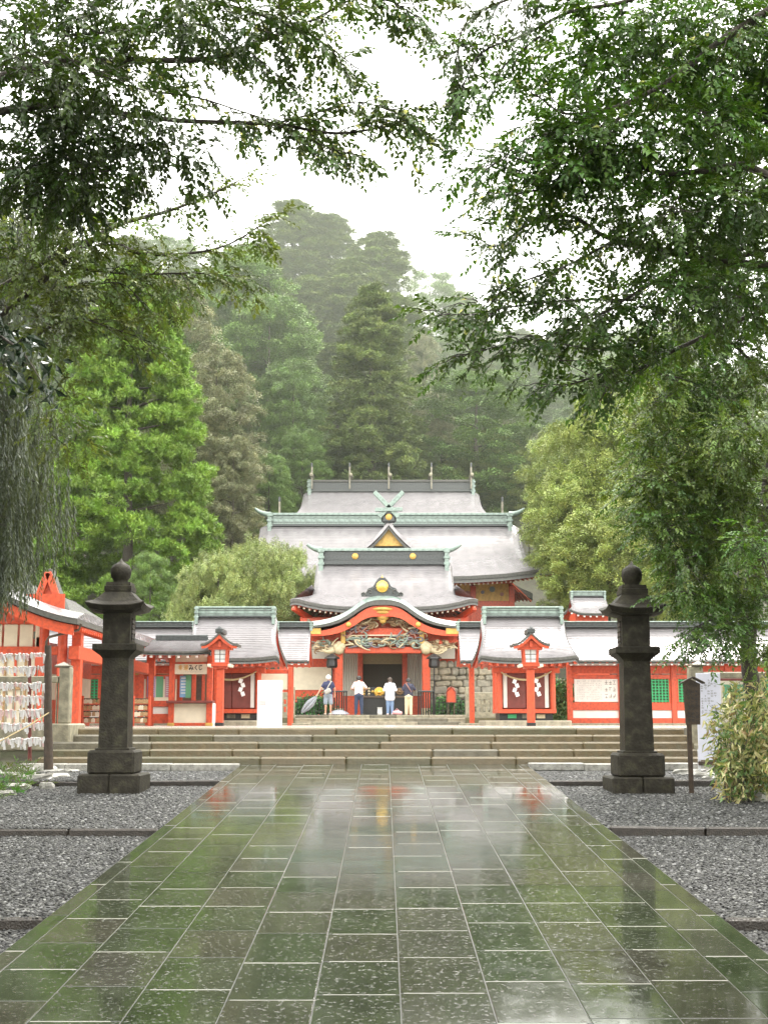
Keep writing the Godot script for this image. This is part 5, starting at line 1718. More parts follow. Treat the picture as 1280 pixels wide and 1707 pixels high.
# tapered capsules joined by a smooth minimum, meshed as surface nets. bones: [a, b, ra, rb]
func flesh(bones: Array, cell := .016, k := .03) -> ArrayMesh:
	var lo := Vector3.ONE * 1e9
	var hi := -lo
	for b in bones:
		for e in 2:
			var r := Vector3.ONE * (float(b[2 + e]) + cell * 3)
			lo = lo.min(b[e] - r)
			hi = hi.max(b[e] + r)
	var n := Vector3i(((hi - lo) / cell).ceil()) + Vector3i.ONE
	var f := PackedFloat32Array()
	f.resize(n.x * n.y * n.z)
	f.fill(1.0)
	for b in bones:
		var A: Vector3 = b[0]; var B: Vector3 = b[1]
		var ra: float = b[2]; var rb: float = b[3]
		var mg := Vector3.ONE * (maxf(ra, rb) + cell * 2 + k)
		var i0 := Vector3i(((A.min(B) - mg - lo) / cell).floor()).max(Vector3i.ZERO)
		var i1 := Vector3i(((A.max(B) + mg - lo) / cell).ceil()).min(n - Vector3i.ONE)
		var d := B - A
		var dd := maxf(d.length_squared(), 1e-9)
		for z in range(i0.z, i1.z + 1):
			for y in range(i0.y, i1.y + 1):
				var at := (z * n.y + y) * n.x
				for x in range(i0.x, i1.x + 1):
					var p := lo + Vector3(x, y, z) * cell - A
					var t := clampf(p.dot(d) / dd, 0, 1)
					var s := (p - d * t).length() - lerpf(ra, rb, t)
					var o := f[at + x]
					var h := maxf(k - absf(o - s), 0.0) / k
					f[at + x] = minf(o, s) - h * h * k * .25
	var idx := {}
	var vs := PackedVector3Array()
	var cor := [0, 1, n.x, n.x + 1, n.x * n.y, n.x * n.y + 1, n.x * n.y + n.x, n.x * n.y + n.x + 1]
	var tri := PackedInt32Array()
	for z in n.z - 1:
		for y in n.y - 1:
			for x in n.x - 1:
				var at := (z * n.y + y) * n.x + x
				var inside := 0
				for q in 8:
					if f[at + cor[q]] < 0: inside += 1
				if inside == 0 or inside == 8: continue
				var sum := Vector3.ZERO
				var cnt := 0
				for q in 8:
					for ax in 3:
						var q2: int = q | (1 << ax)
						if q2 == q: continue
						var va := f[at + cor[q]]; var vb := f[at + cor[q2]]
						if (va < 0) != (vb < 0):
							var t := va / (va - vb)
							var pa := Vector3(q & 1, (q >> 1) & 1, (q >> 2) & 1)
							pa[ax] += t
							sum += pa
							cnt += 1
				idx[at] = vs.size()
				vs.append(lo + (Vector3(x, y, z) + sum / cnt) * cell)
	var stp := [1, n.x, n.x * n.y]
	for at in idx:
		for ax in 3:
			var va := f[at]; var vb := f[at + stp[ax]]
			if (va < 0) == (vb < 0): continue
			var u: int = stp[(ax + 1) % 3]; var w: int = stp[(ax + 2) % 3]
			if not (idx.has(at - u) and idx.has(at - w) and idx.has(at - u - w)): continue
			var a: int = idx[at]; var b2: int = idx[at - u]; var c: int = idx[at - u - w]; var d2: int = idx[at - w]
			if va < 0: tri.append_array([a, c, b2, a, d2, c])
			else: tri.append_array([a, b2, c, a, c, d2])
	var st := SurfaceTool.new()
	st.begin(Mesh.PRIMITIVE_TRIANGLES)
	for v in vs: st.add_vertex(v)
	for i in tri: st.add_index(i)
	st.generate_normals()
	return st.commit()


# a person with their back to the way. look: heights and colours; arms as [elbow, wrist] for left and right (x right, z back)
func person(label: String, at: Vector3, h: float, c: Dictionary, arms: Array, lean: float):
	var t := thing("person", label, "person", at, "worshippers at the offering box")
	var s := h / 1.65
	var V := func(x, y, z): return Vector3(x, y, z) * s
	var up := func(x, y, z):   # upper body leans forward about the hips
		var p := Vector3(x, y - .92, z).rotated(Vector3.RIGHT, -lean)
		return (p + Vector3(0, .92, 0)) * s
	var hd := func(x, y, z):
		var p := Vector3(x, y - 1.40, z).rotated(Vector3.RIGHT, -c.get("nod", .35)) + Vector3(0, 1.40, 0)
		return up.call(p.x, p.y, p.z)
	var st: float = c.get("stance", .1)
	var skin := [
		[hd.call(0, 1.57, -.012), hd.call(0, 1.525, -.03), .088 * s, .075 * s], [hd.call(0, 1.50, -.075), hd.call(0, 1.49, -.055), .032 * s, .05 * s],
		[hd.call(0, 1.535, -.105), hd.call(0, 1.52, -.118), .012 * s, .014 * s],
		[up.call(0, 1.36, 0), hd.call(0, 1.50, -.02), .058 * s, .052 * s],
		[up.call(0, 1.30, 0), up.call(0, 1.0, 0), .085 * s, .085 * s]]
	for q in [-1, 1]:
		skin.append([hd.call(q * .086, 1.555, .0), hd.call(q * .088, 1.53, -.002), .016 * s, .013 * s])
		skin.append([V.call(q * .085, .86, 0), V.call(q * st, .48, -.01), .07 * s, .05 * s])
		skin.append([V.call(q * st, .48, -.01), V.call(q * (st + .005), .36, .012), .05 * s, .05 * s])
		skin.append([V.call(q * (st + .005), .36, .012), V.call(q * (st + .01), .08, .01), .05 * s, .034 * s])
		skin.append([V.call(q * (st + .01), .06, .01), V.call(q * (st + .03), .03, -.13), .036 * s, .028 * s])
		var ar: Array = arms[(q + 1) / 2]
		var sh: Vector3 = up.call(q * .17, 1.33, .0)
		var el: Vector3 = ar[0] * s
		var wr: Vector3 = ar[1] * s
		skin.append([sh, el, .05 * s, .04 * s])
		skin.append([el, wr, .04 * s, .027 * s])
		var hdir := (wr - el).normalized()
		var side := hdir.cross(Vector3(0, 0, 1)).normalized()
		if side.length() < .5: side = Vector3.RIGHT
		var palm := wr + hdir * .05 * s
		skin.append([wr, palm + hdir * .03 * s, .028 * s, .034 * s])
		for g in 4:
			var r0 := palm + side * (g - 1.5) * .019 * s + hdir * .04 * s
			var cv := hdir.rotated(side, .5 * c.get("grip", 1.0))
			skin.append([r0, r0 + cv * (.04 - .003 * absf(g - 1.2)) * s, .0095 * s, .009 * s])
			skin.append([r0 + cv * .04 * s, r0 + cv * .04 * s + hdir.rotated(side, 1.1 * c.get("grip", 1.0)) * .035 * s, .009 * s, .008 * s])
		skin.append([palm - side * .03 * s, palm - side * .055 * s + hdir * .045 * s, .012 * s, .009 * s])
	var sk := mat("skin_" + t.name, c.skin, .5)
	var body = part("body", flesh(skin, .0135, .022), sk, t)
	# shirt
	var top := [
		[up.call(-.13, 1.32, .0), up.call(.13, 1.32, .0), .075 * s, .075 * s], [up.call(-.09, 1.24, .01), up.call(.09, 1.24, .01), .11 * s, .11 * s],
		[up.call(-.07, 1.10, .0), up.call(.07, 1.10, .0), .105 * s, .105 * s], [up.call(-.075, .96, .0), up.call(.075, .96, .0), .11 * s, .11 * s],
		[up.call(-.08, c.get("hem", .86), .01), up.call(.08, c.get("hem", .86), .01), c.get("hemr", .10) * s, c.get("hemr", .10) * s], [up.call(0, 1.36, .01), up.call(0, 1.40, .0), .07 * s, .06 * s]]
	for q in [-.08, .08]: top.append([up.call(q, 1.22, .0), up.call(q, c.get("hem", .86), .01), .11 * s, c.get("hemr", .10) * s])
	for q in [-1, 1]:
		var ar: Array = arms[(q + 1) / 2]
		var sh: Vector3 = up.call(q * .16, 1.325, .0)
		var el: Vector3 = ar[0] * s
		var f: float = c.get("sleeve", .7)
		top.append([sh, sh.lerp(el, minf(f, 1.0)), .068 * s, .062 * s])
		if f > 1.0:
			top.append([el, el.lerp(ar[1] * s, f - 1.0), .056 * s, .045 * s])
	part("shirt", flesh(top, .0155, .04), mat("shirt_" + t.name, c.shirt, .85, {"vary": .08, "tile": .2, "bump": .6, "bfreq": .02}), t)
	# trousers or shorts
	var leg := [[V.call(-.06, .90, 0), V.call(.06, .90, 0), .115 * s, .115 * s], [V.call(-.07, .83, .02), V.call(.07, .83, .02), .115 * s, .115 * s]]
	for q in [-1, 1]:
		var kn: Vector3 = V.call(q * st, .47, -.01)
		var hem_y: float = c.get("cuff", .07)
		if hem_y > .3:
			leg.append([V.call(q * .085, .82, 0), V.call(q * (st + .01), hem_y, 0), .10 * s, .092 * s])
		else:
			leg.append([V.call(q * .085, .82, 0), kn, .098 * s, .084 * s])
			leg.append([kn, V.call(q * (st + .01), hem_y, .012), .084 * s, c.get("cuffr", .058) * s])
	part("trousers", flesh(leg, .0155, .025), mat("trousers_" + t.name, c.trousers, .85, {"vary": .12, "tile": .2, "bump": .6, "bfreq": .02}), t)
	# hair
	var hair := [[hd.call(0, 1.60, .012), hd.call(0, 1.575, .022), .09 * s, .093 * s], [hd.call(-.03, 1.585, -.02), hd.call(.03, 1.585, -.02), .082 * s, .082 * s], [hd.call(0, 1.54, .04), hd.call(0, c.get("nape", 1.50), .05), .075 * s, .055 * s]]
	for q in [-1, 1]: hair.append([hd.call(q * .06, 1.58, .02), hd.call(q * .062, 1.535, .025), .045 * s, .036 * s])
	part("hair", flesh(hair, .014, .03), mat("hair_" + t.name, c.hair, .6), t)
	for q in [-1, 1]:
		var sh := M.new()
		sh.box(V.call(q * (st + .025), .035, -.04), Vector3(.09, .07, .27) * s, .028 * s, Basis(Vector3.UP, -q * .18))
		part("shoe", sh, mat("shoe_%s_%d" % [t.name, q], c.shoes, .6), t)
	return t


func people():
	var Z := 57.25
	var y := .437
	var A := func(px): var p := P(px, 1192, Z); return Vector3(p.x, y, -Z)
	var p1 = person("person in navy shirt and grey shorts holding a closed umbrella", A.call(547), 1.68, {"skin": [.50, .27, .18], "shirt": [.03, .035, .085], "trousers": [.26, .30, .36], "hair": [.62, .58, .55], "shoes": [.55, .42, .33], "cuff": .50, "sleeve": .62, "nod": .15, "nape": 1.52}, [[Vector3(-.30, 1.10, .02), Vector3(-.42, .90, .05)], [Vector3(.27, 1.10, -.06), Vector3(.26, .88, -.14)]], .08)
	# shoulder bag and strap
	var bag := M.new()
	bag.box(Vector3(-.02, 1.0, .2), Vector3(.3, .2, .11), .04, Basis(Vector3.BACK, .5))
	part("shoulder_bag", bag, mat("bag", [.36, .34, .31], .8, {"vary": .15, "tile": .1}), p1)
	part("bag_strap", M.new().tube([Vector3(-.1, .98, .17), Vector3(-.0, 1.2, .17), Vector3(.13, 1.42, .08), Vector3(.15, 1.42, -.06)], .022, 6), "bag", p1)
	person("person in pale pink shirt and dark jeans with bent elbows", A.call(598), 1.67, {"skin": [.42, .23, .15], "shirt": [.66, .50, .46], "trousers": [.035, .05, .095], "hair": [.02, .016, .014], "shoes": [.04, .04, .05], "sleeve": .8, "nod": .45, "stance": .11}, [[Vector3(-.30, 1.09, .0), Vector3(-.17, 1.03, -.24)], [Vector3(.33, 1.11, .02), Vector3(.17, 1.0, -.24)]], .10)
	person("person in loose white top and light blue jeans", A.call(650), 1.60, {"skin": [.55, .33, .24], "shirt": [.84, .83, .88], "trousers": [.17, .25, .40], "hair": [.045, .028, .018], "shoes": [.74, .62, .60], "sleeve": 1.35, "hem": .74, "hemr": .125, "nod": .5, "stance": .085, "nape": 1.47}, [[Vector3(-.25, 1.10, -.04), Vector3(-.10, 1.14, -.28)], [Vector3(.25, 1.10, -.04), Vector3(.10, 1.14, -.28)]], .10)
	var p4 = person("person in dark top with red strap and cream trousers", A.call(681), 1.57, {"skin": [.52, .30, .21], "shirt": [.035, .035, .06], "trousers": [.62, .54, .36], "hair": [.018, .015, .014], "shoes": [.60, .50, .40], "sleeve": .9, "nod": .45, "stance": .09, "cuffr": .072, "nape": 1.49}, [[Vector3(-.27, 1.10, -.02), Vector3(-.12, 1.10, -.26)], [Vector3(.30, 1.12, -.04), Vector3(.18, 1.06, -.26)]], .10)
	part("red_strap", M.new().tube([Vector3(-.13, 1.36, .03), Vector3(-.06, 1.25, .115), Vector3(.08, 1.03, .115), Vector3(.13, .95, .07)], .02, 6), "carved_rose", p4)
	# closed grey umbrella held in the hand, and another lying open on the terrace
	var um := mat("umbrella_cloth", [.28, .29, .32], .5, {"vary": .15, "tile": .3})
	var hnd: Vector3 = A.call(547) + Vector3(-.44, .84, .04)
	var tip := P(502, 1189, Z); tip.z = -Z + .1; tip.y = .50
	var uo := Vector3(tip.x, .437, tip.z)
	var u := thing("umbrella", "half folded grey umbrella hanging from the hand, its tip down", "umbrella", uo)
	part("shaft", M.new(uo).tube([hnd + (hnd - tip).normalized() * .12, tip], .012, 6), "black", u)
	part("handle", M.new(uo).tube([hnd + (hnd - tip).normalized() * .12, hnd - (hnd - tip).normalized() * .02], .022, 7), "wood_dark", u)
	var ax := (tip - hnd).normalized()
	var sx := ax.cross(Vector3(0, 0, 1)).normalized()
	var sy := ax.cross(sx)
	var cl := M.new(uo)
	var L := (tip - hnd).length()
	var prof := [[.06, .03], [.2, .11], [.45, .19], [.7, .16], [.9, .08], [.98, .015]]
	for i in prof.size() - 1:
		for k in 16:
			var Q := []
			for e in [[i, k], [i, k + 1], [i + 1, k + 1], [i + 1, k]]:
				var a: float = TAU * e[1] / 16.0
				var r: float = prof[e[0]][1] * (1.0 if e[1] % 2 else .62)
				Q.append(hnd + ax * L * prof[e[0]][0] + (sx * cos(a) + sy * sin(a)) * r)
			cl.q(Q[0], Q[1], Q[2], Q[3], (Q[0] + Q[2]) * .5 - (hnd + ax * L * prof[i][0]))
	part("canopy", cl, um, u)
	var go := P(565, 1190, Z + .4); go.y = .437; go.z = -Z - .35
	var g := thing("umbrella", "grey umbrella lying spread out flat on the terrace", "umbrella", go)
	var cm := M.new(go)
	for k in 8:
		var a0 := TAU * k / 8; var a1 := TAU * (k + 1) / 8
		for r in 4:
			var f := func(rr, a): return go + Vector3(cos(a) * rr * .48, .03 + .2 * (1 - rr * rr), sin(a) * rr * .45)
			cm.q(f.call(r / 4.0, a0), f.call(r / 4.0, a1), f.call((r + 1) / 4.0, a1), f.call((r + 1) / 4.0, a0), Vector3.UP)
	part("canopy", cm, um, g)
	for k in 8:
		var a := TAU * k / 8
		part("rib", M.new(go).tube([go + Vector3(0, .225, 0), go + Vector3(cos(a) * .48, .025, sin(a) * .45)], .006, 4), "black", g)
	part("ferrule", M.new(go).tube([go + Vector3(0, .2, 0), go + Vector3(0, .29, 0)], .01, 6), "black", g)
	# pink bag on the ground at the feet
	var bo: Vector3 = A.call(662) + Vector3(0, 0, .15)
	var b := thing("bag", "pink cloth bag set down beside the feet", "bag", bo)
	part("body", flesh([[Vector3(-.12, .09, 0), Vector3(.14, .08, 0), .085, .08], [Vector3(-.05, .14, 0), Vector3(.05, .15, 0), .05, .05]], .016, .03), mat("bag_pink", [.66, .34, .36], .8, {"vary": .2, "tile": .1}), b)
	part("strap", M.new().tube([Vector3(-.1, .16, 0), Vector3(-.02, .27, .02), Vector3(.1, .16, 0)], .012, 6), "bag_pink", b)


var _tuft: ArrayMesh
# a loose handful of small leaves, about one unit across
func tuft() -> ArrayMesh:
	if _tuft: return _tuft
	var m := M.new()
	for i in 34:
		var d := rdir()
		var p := d * rnd(.15, .95) * Vector3(1, .75, 1)
		var dir := (d * Vector3(1, .45, 1) + rdir() * .55 + Vector3(0, -.2, 0)).normalized()
		var s := dir.cross((Vector3.UP + rdir() * .75).normalized()).normalized()
		var ln := rnd(.28, .46)
		var w := s * ln * .3
		m.t(p, p + dir * ln * .5 + w, p + dir * ln, s.cross(dir))
		m.t(p, p + dir * ln, p + dir * ln * .5 - w, s.cross(dir))
	_tuft = m.done()
	return _tuft

var _spray: ArrayMesh
# conifer spray: drooping feathery needles
func spray() -> ArrayMesh:
	if _spray: return _spray
	var m := M.new()
	for i in 44:
		var d := rdir()
		d.y = d.y * .55 + .1
		d = d.normalized()
		var p := d * rnd(.05, .55)
		var dir := (d + Vector3(0, rnd(-.25, .45), 0) + rdir() * .35).normalized()
		var s := dir.cross((Vector3.UP + rdir() * .8).normalized()).normalized()
		var ln := rnd(.45, .8)
		m.t(p - s * .045, p + s * .045, p + dir * ln, s.cross(dir))
		m.t(p + dir * ln * .3 - s * .1, p + dir * ln * .35 + s * .1, p + dir * ln * .75, s.cross(dir))
	_spray = m.done()
	return _spray

# twig along +x with alternate leaves facing up
func sprig(n: int, ln: float, wd: float, stem: float, droop: float) -> ArrayMesh:
	var m := M.new(Vector3.ZERO, true)
	m.tint = Color(.45, .32, .25)
	var pts := []
	for i in 4:
		var f := i / 3.0
		pts.append(Vector3(stem * f, -droop * stem * f * f, 0))
	m.tube(pts, [.0032, .0028, .0022, .001], 3, false)
	for i in n:
		var f := (i + 1.0) / n
		var p := Vector3(stem * f, -droop * stem * f * f, 0)
		var sd := 1.0 if i % 2 else -1.0
		var a := rnd(.55, 1.15) * sd * (1.0 if i < n - 1 else .1)
		var d := Vector3(cos(a), rnd(-.45, .15), sin(a)).normalized()
		var g := rnd(.75, 1.2)
		m.tint = Color(g, g, g * rnd(.8, 1.1))
		m.leaf(p, d, Vector3(rnd(-.3, .3), 1, rnd(-.45, .45)).normalized(), ln * rnd(.75, 1.15), wd * rnd(.8, 1.15), rnd(.1, .35), rnd(.05, .3))
	return m.done()

func catmull(pts: Array, per := 5) -> Array:
	var out := []
	for i in pts.size() - 1:
		var a: Vector3 = pts[maxi(i - 1, 0)]
		var b: Vector3 = pts[i]
		var c: Vector3 = pts[i + 1]
		var d: Vector3 = pts[mini(i + 2, pts.size() - 1)]
		for k in per:
			out.append(b.cubic_interpolate(c, a, d, float(k) / per))
	out.append(pts[-1])
	return out

var SPR := []
var LEAF: ArrayMesh

class Bough:
	var t: Node3D
	var wood: M
	var xs := [[], [], []]
	var cs := [[], [], []]
	var limbs := []
	var shown := 0

func tree_begin(called: String, label: String, at: Vector3) -> Bough:
	var T := Bough.new()
	T.t = thing(called, label, "tree", at)
	T.wood = M.new(at)
	return T

func tree_end(T: Bough, mt := "leaf", trunk = null):
	if trunk: part("trunk", trunk, "bark", T.t)
	part("twigs", T.wood, "bark", T.t).set_meta("kind", "stuff")
	for v in 3:
		if T.xs[v].size():
			var o := copies("crown", SPR[v], mt, T.xs[v], T.cs[v], T.t)

func put_sprig(T: Bough, p: Vector3, dir: Vector3, col: Color, sc: float, v := -1):
	var x := dir.normalized()
	var up := (Vector3.UP + rdir() * .35).normalized()
	var z := x.cross(up).normalized()
	var y := z.cross(x)
	if v < 0: v = R.randi() % 2
	T.xs[v].append(Transform3D(Basis(x, y, z) * sc, p - T.t.position))
	var g := rnd(.65, 1.35)
	T.cs[v].append(Color(col.r * g * rnd(.85, 1.2), col.g * g, col.b * g * rnd(.8, 1.2)))

# a limb through pixel points [px, row, Z], with side twigs and sprigs
func limb(T: Bough, pp: Array, r0: float, r1: float, col: Color, o := {}):
	var raw := []
	for a in pp: raw.append(P(a[0], a[1], a[2]))
	var pts := catmull(raw, 5)
	var rad := []
	for i in pts.size(): rad.append(lerpf(r0, r1, pow(float(i) / (pts.size() - 1), .8)))
	if o.get("own", true):
		part("limb", M.new(T.t.position).tube(pts, rad, 7), "bark", T.t)
	var tl: float = o.get("twig", .7)
	var gap: float = o.get("gap", .13)
	var sc: float = o.get("sc", 1.0)
	var from: float = o.get("from", .15)
	var acc := 0.0
	var k := 0
	for i in pts.size() - 1:
		var f := float(i) / (pts.size() - 1)
		if f < from: continue
		var d: Vector3 = pts[i + 1] - pts[i]
		acc += d.length()
		while acc > gap:
			acc -= gap
			k += 1
			var b: Vector3 = pts[i].lerp(pts[i + 1], R.randf())
			var dn := d.normalized()
			var side := dn.cross(Vector3.UP).normalized() * (1 if k % 2 else -1)
			var dir := (dn * rnd(.3, .9) + side * rnd(.4, 1.0) + Vector3(0, rnd(-.75, .55) + o.get("lift", 0.0), 0)).normalized()
			var ln := tl * rnd(.45, 1.1) * (1.0 - .35 * f)
			twig(T, b, dir, ln, col, sc, o)
	twig(T, pts[-1], (pts[-1] - pts[-2]).normalized(), tl * .5, col, sc, o)

func twig(T: Bough, b: Vector3, dir: Vector3, ln: float, col: Color, sc: float, o: Dictionary):
	var pts := []
	var n := 4
	for i in n + 1:
		var f := float(i) / n
		pts.append(b + dir * ln * f + Vector3.DOWN * ln * o.get("sag", .22) * f * f + rdir() * .012)
	T.wood.tube(pts, [.008, .006, .005, .0035, .002], 3, false)
	var dens: float = o.get("dens", .085)
	var s := ln * .15
	var q := 0
	while s < ln:
		var f := s / ln
		var i := mini(int(f * n), n - 1)
		var p: Vector3 = pts[i].lerp(pts[i + 1], f * n - i)
		var side := dir.cross(Vector3.UP).normalized() * (1 if q % 2 else -1)
		put_sprig(T, p, dir * rnd(.3, 1) + side * rnd(.3, 1.0) + Vector3(0, rnd(-.6, .35), 0), col, sc * rnd(.6, 1.35))
		q += 1
		s += dens * rnd(.7, 1.3)
	put_sprig(T, pts[-1], dir + Vector3(0, -.3, 0), col, sc)
	if T.shown < 260 and b.z > -13.0:
		for i in [2, 4]:
			T.shown += 1
			var d := (dir + rdir() * .8 + Vector3(0, -.3, 0)).normalized()
			var z := d.cross((Vector3.UP + rdir() * .4).normalized()).normalized()
			place("leaf", LEAF, "leaf_single", T.t, Transform3D(Basis(d, z.cross(d), z) * rnd(.8, 1.2) * sc, pts[i] - T.t.position))

# leaves through an ellipsoid given by pixel centre, pixel radii and depth
func mass(T: Bough, px, row, Z, rx, ry, dz, count: int, col: Color, sc := 1.0, v := -1):
	var c := P(px, row, Z)
	var k: float = Z / F
	for g in int(count / 14.0) + 1:
		var d := rdir() * pow(R.randf(), .4)
		var cc := c + Vector3(d.x * rx * k, d.y * ry * k, d.z * dz)
		var cr := rnd(.14, .3) * sc
		var tone := rnd(.75, 1.25)
		var cl := Color(col.r * tone, col.g * tone, col.b * tone)
		var outd := Vector3(d.x, d.y * .3, d.z) + rdir() * .5
		T.wood.tube([cc - outd.normalized() * .3 + Vector3(0, .1, 0), cc, cc + outd.normalized() * .15], [.006, .004, .002], 3, false)
		for i in 14:
			var e := rdir()
			put_sprig(T, cc + e * cr * Vector3(1.2, .7, 1.2), e + outd * .7 + Vector3(0, -.35, 0), cl, sc * rnd(.75, 1.2), v)


func near_trees():
	SPR = [sprig(9, .075, .038, .2, .15), sprig(8, .068, .04, .17, .3), sprig(11, .10, .02, .26, .5)]
	var one := M.new()
	one.leaf(Vector3.ZERO, Vector3.RIGHT, Vector3.UP, .08, .04, .22, .15)
	LEAF = one.done()
	# --- left: broadleaf tree leaning over the way
	var dark := Color(.052, .095, .02)
	var mid := Color(.085, .145, .036)
	var base := Vector3(-5.2, gravely(8) - .15, -8.2)
	var T := tree_begin("overhanging_tree", "dark leaved tree reaching over the way above the paper rack", base)
	var tr := M.new(base)
	tr.tube(catmull([base, base + Vector3(.1, 1.5, 0), base + Vector3(.0, 3.2, -.3), base + Vector3(.3, 5.2, -.8), base + Vector3(.2, 8, -1)], 3), [.34, .31, .29, .28, .27, .26, .25, .24, .22, .2, .18, .15, .12], 12)
	var Z := 11.0
	limb(T, [[-330, 330, 9.6], [-120, 180, 10], [60, 112, 10.6], [180, 101, 11], [345, 98, 11.2], [440, 66, 11.4], [520, 34, 11.5], [600, -10, 11.6]], .055, .008, mid, {"twig": .55, "gap": .10, "from": .3})
	limb(T, [[-330, 330, 9.6], [-90, 210, 10], [80, 176, 10.6], [180, 186, 11], [300, 201, 11.2], [455, 207, 11.3], [560, 222, 11.4], [650, 210, 11.5], [715, 200, 11.5]], .045, .005, mid, {"twig": .5, "gap": .085, "from": .55, "sag": .3})
	limb(T, [[455, 207, 11.3], [520, 190, 11.4], [590, 170, 11.4], [650, 185, 11.3], [700, 215, 11.3]], .012, .003, mid, {"twig": .42, "gap": .07, "from": .1})
	limb(T, [[440, 200, 11.3], [500, 225, 11.3], [545, 245, 11.2], [580, 255, 11.2]], .01, .003, mid, {"twig": .36, "gap": .065, "from": .1})
	limb(T, [[175, 130, 10.8], [240, 150, 11], [330, 163, 11.1], [400, 185, 11.2], [450, 200, 11.3]], .012, .005, mid, {"twig": .3, "gap": .16, "from": .3})
	limb(T, [[-330, -60, 10], [0, -50, 10.5], [250, -20, 11], [420, 20, 11.2], [520, 60, 11.3], [590, 110, 11.4]], .04, .005, mid, {"twig": .5, "gap": .09, "from": .4})
	limb(T, [[250, -60, 11], [450, -50, 11.2], [600, -20, 11.4], [690, 25, 11.5], [720, 60, 11.5]], .02, .004, mid, {"twig": .42, "gap": .085, "from": .3})
	limb(T, [[560, -30, 11.4], [640, 0, 11.5], [690, 5, 11.5], [730, -10, 11.5]], .01, .003, mid, {"twig": .35, "gap": .07, "from": .1})
	limb(T, [[100, 60, 10.8], [230, 50, 11], [330, 40, 11.2], [420, 90, 11.3], [480, 140, 11.3]], .015, .004, mid, {"twig": .45, "gap": .08})
	for a in [[60, 40, 130, 60, 420], [190, 30, 110, 50, 300], [330, 20, 110, 40, 260], [450, 30, 70, 40, 130], [60, 130, 110, 60, 380], [170, 160, 60, 60, 200], [90, 240, 110, 60, 420], [190, 250, 60, 70, 220], [60, 310, 90, 50, 300], [150, 310, 70, 40, 180], [270, 240, 60, 40, 120], [300, 275, 40, 25, 60], [-120, 150, 120, 200, 500]]:
		mass(T, a[0], a[1], 10.4 + rnd(-.6, .6), a[2], a[3], .7, int(a[4] * .46), dark, 1.05)
	# crown above and beyond the frame
	for k in 10:
		mass(T, rnd(-900, 200), rnd(-900, -200), rnd(8, 12), 260, 160, 1.2, 110, dark, 1.5)
	tree_end(T, "leaf_gloss", tr)

	# --- left: lighter small-leaved branch a little farther on
	var light := Color(.115, .165, .05)
	base = Vector3(-7.2, gravely(15) - .15, -15.5)
	T = tree_begin("roadside_tree", "light green small leaved tree below the dark overhanging branches", base)
	tr = M.new(base)
	tr.tube(catmull([base, base + Vector3(.1, 2, 0), base + Vector3(.3, 4.2, .2), base + Vector3(.2, 7, .2)], 3), [.22, .21, .2, .19, .18, .17, .15, .13, .11, .08], 10)
	limb(T, [[-330, 620, 15.4], [-60, 560, 15.2], [115, 432, 15], [190, 378, 15], [280, 352, 15], [350, 325, 15], [400, 300, 15]], .06, .006, light, {"twig": .5, "gap": .15, "from": .35})
	limb(T, [[-200, 600, 15.4], [0, 480, 15.2], [150, 400, 15], [230, 421, 15], [300, 424, 15], [380, 408, 15], [455, 362, 15]], .045, .006, light, {"twig": .65, "gap": .085, "from": .3})
	limb(T, [[120, 446, 15], [220, 457, 15], [330, 455, 15], [395, 462, 15]], .018, .004, light, {"twig": .6, "gap": .085, "from": .1})
	limb(T, [[60, 480, 15], [130, 478, 14.8], [200, 472, 14.8], [240, 505, 14.8]], .018, .004, light, {"twig": .6, "gap": .09, "from": .1})
	limb(T, [[60, 560, 14.8], [120, 530, 14.8], [180, 545, 14.7], [225, 560, 14.7]], .018, .004, light, {"twig": .55, "gap": .09, "from": .1})
	for a in [[120, 380, 110, 40, 260], [60, 430, 90, 50, 260], [130, 500, 90, 40, 160], [60, 580, 70, 60, 160], [270, 480, 60, 30, 70], [100, 700, 40, 90, 90], [-110, 500, 90, 180, 300]]:
		mass(T, a[0], a[1], 15.2 + rnd(-.5, .5), a[2], a[3], .7, a[4], light, 1.0)
	for k in 12:
		mass(T, rnd(-700, -150), rnd(-100, 900), rnd(14, 18), 150, 120, 1.3, 110, light, 1.5)
	tree_end(T, "leaf", tr)

	# --- left: weeping grey-green conifer
	base = Vector3(-7.4, gravely(20) - .15, -20.5)
	var st := M.new()
	for i in 46:
		var f := i / 46.0
		var p := Vector3(.03 * sin(f * 5), -f * .95, .02 * cos(f * 4))
		var a := rnd(0, TAU)
		var d := Vector3(cos(a) * .55, -1.0, sin(a) * .55).normalized()
		st.leaf(p, d, Vector3(cos(a), .4, sin(a)), rnd(.06, .14), .02, .1, .05)
	st.tube([Vector3.ZERO, Vector3(.03, -.5, 0), Vector3(0, -.95, 0)], [.004, .003, .001], 3, false)
	var strand := st.done()
	var W := thing("weeping_conifer", "grey green weeping conifer hanging in curtains beside the red hall", "tree", base)
	tr = M.new(base)
	tr.tube([base, base + Vector3(.1, 3, 0), base + Vector3(.15, 6, .1), base + Vector3(.2, 10, .1)], [.26, .22, .17, .1], 10)
	part("trunk", tr, "bark", W)
	var xs := []; var cs := []
	var bw := M.new(base)
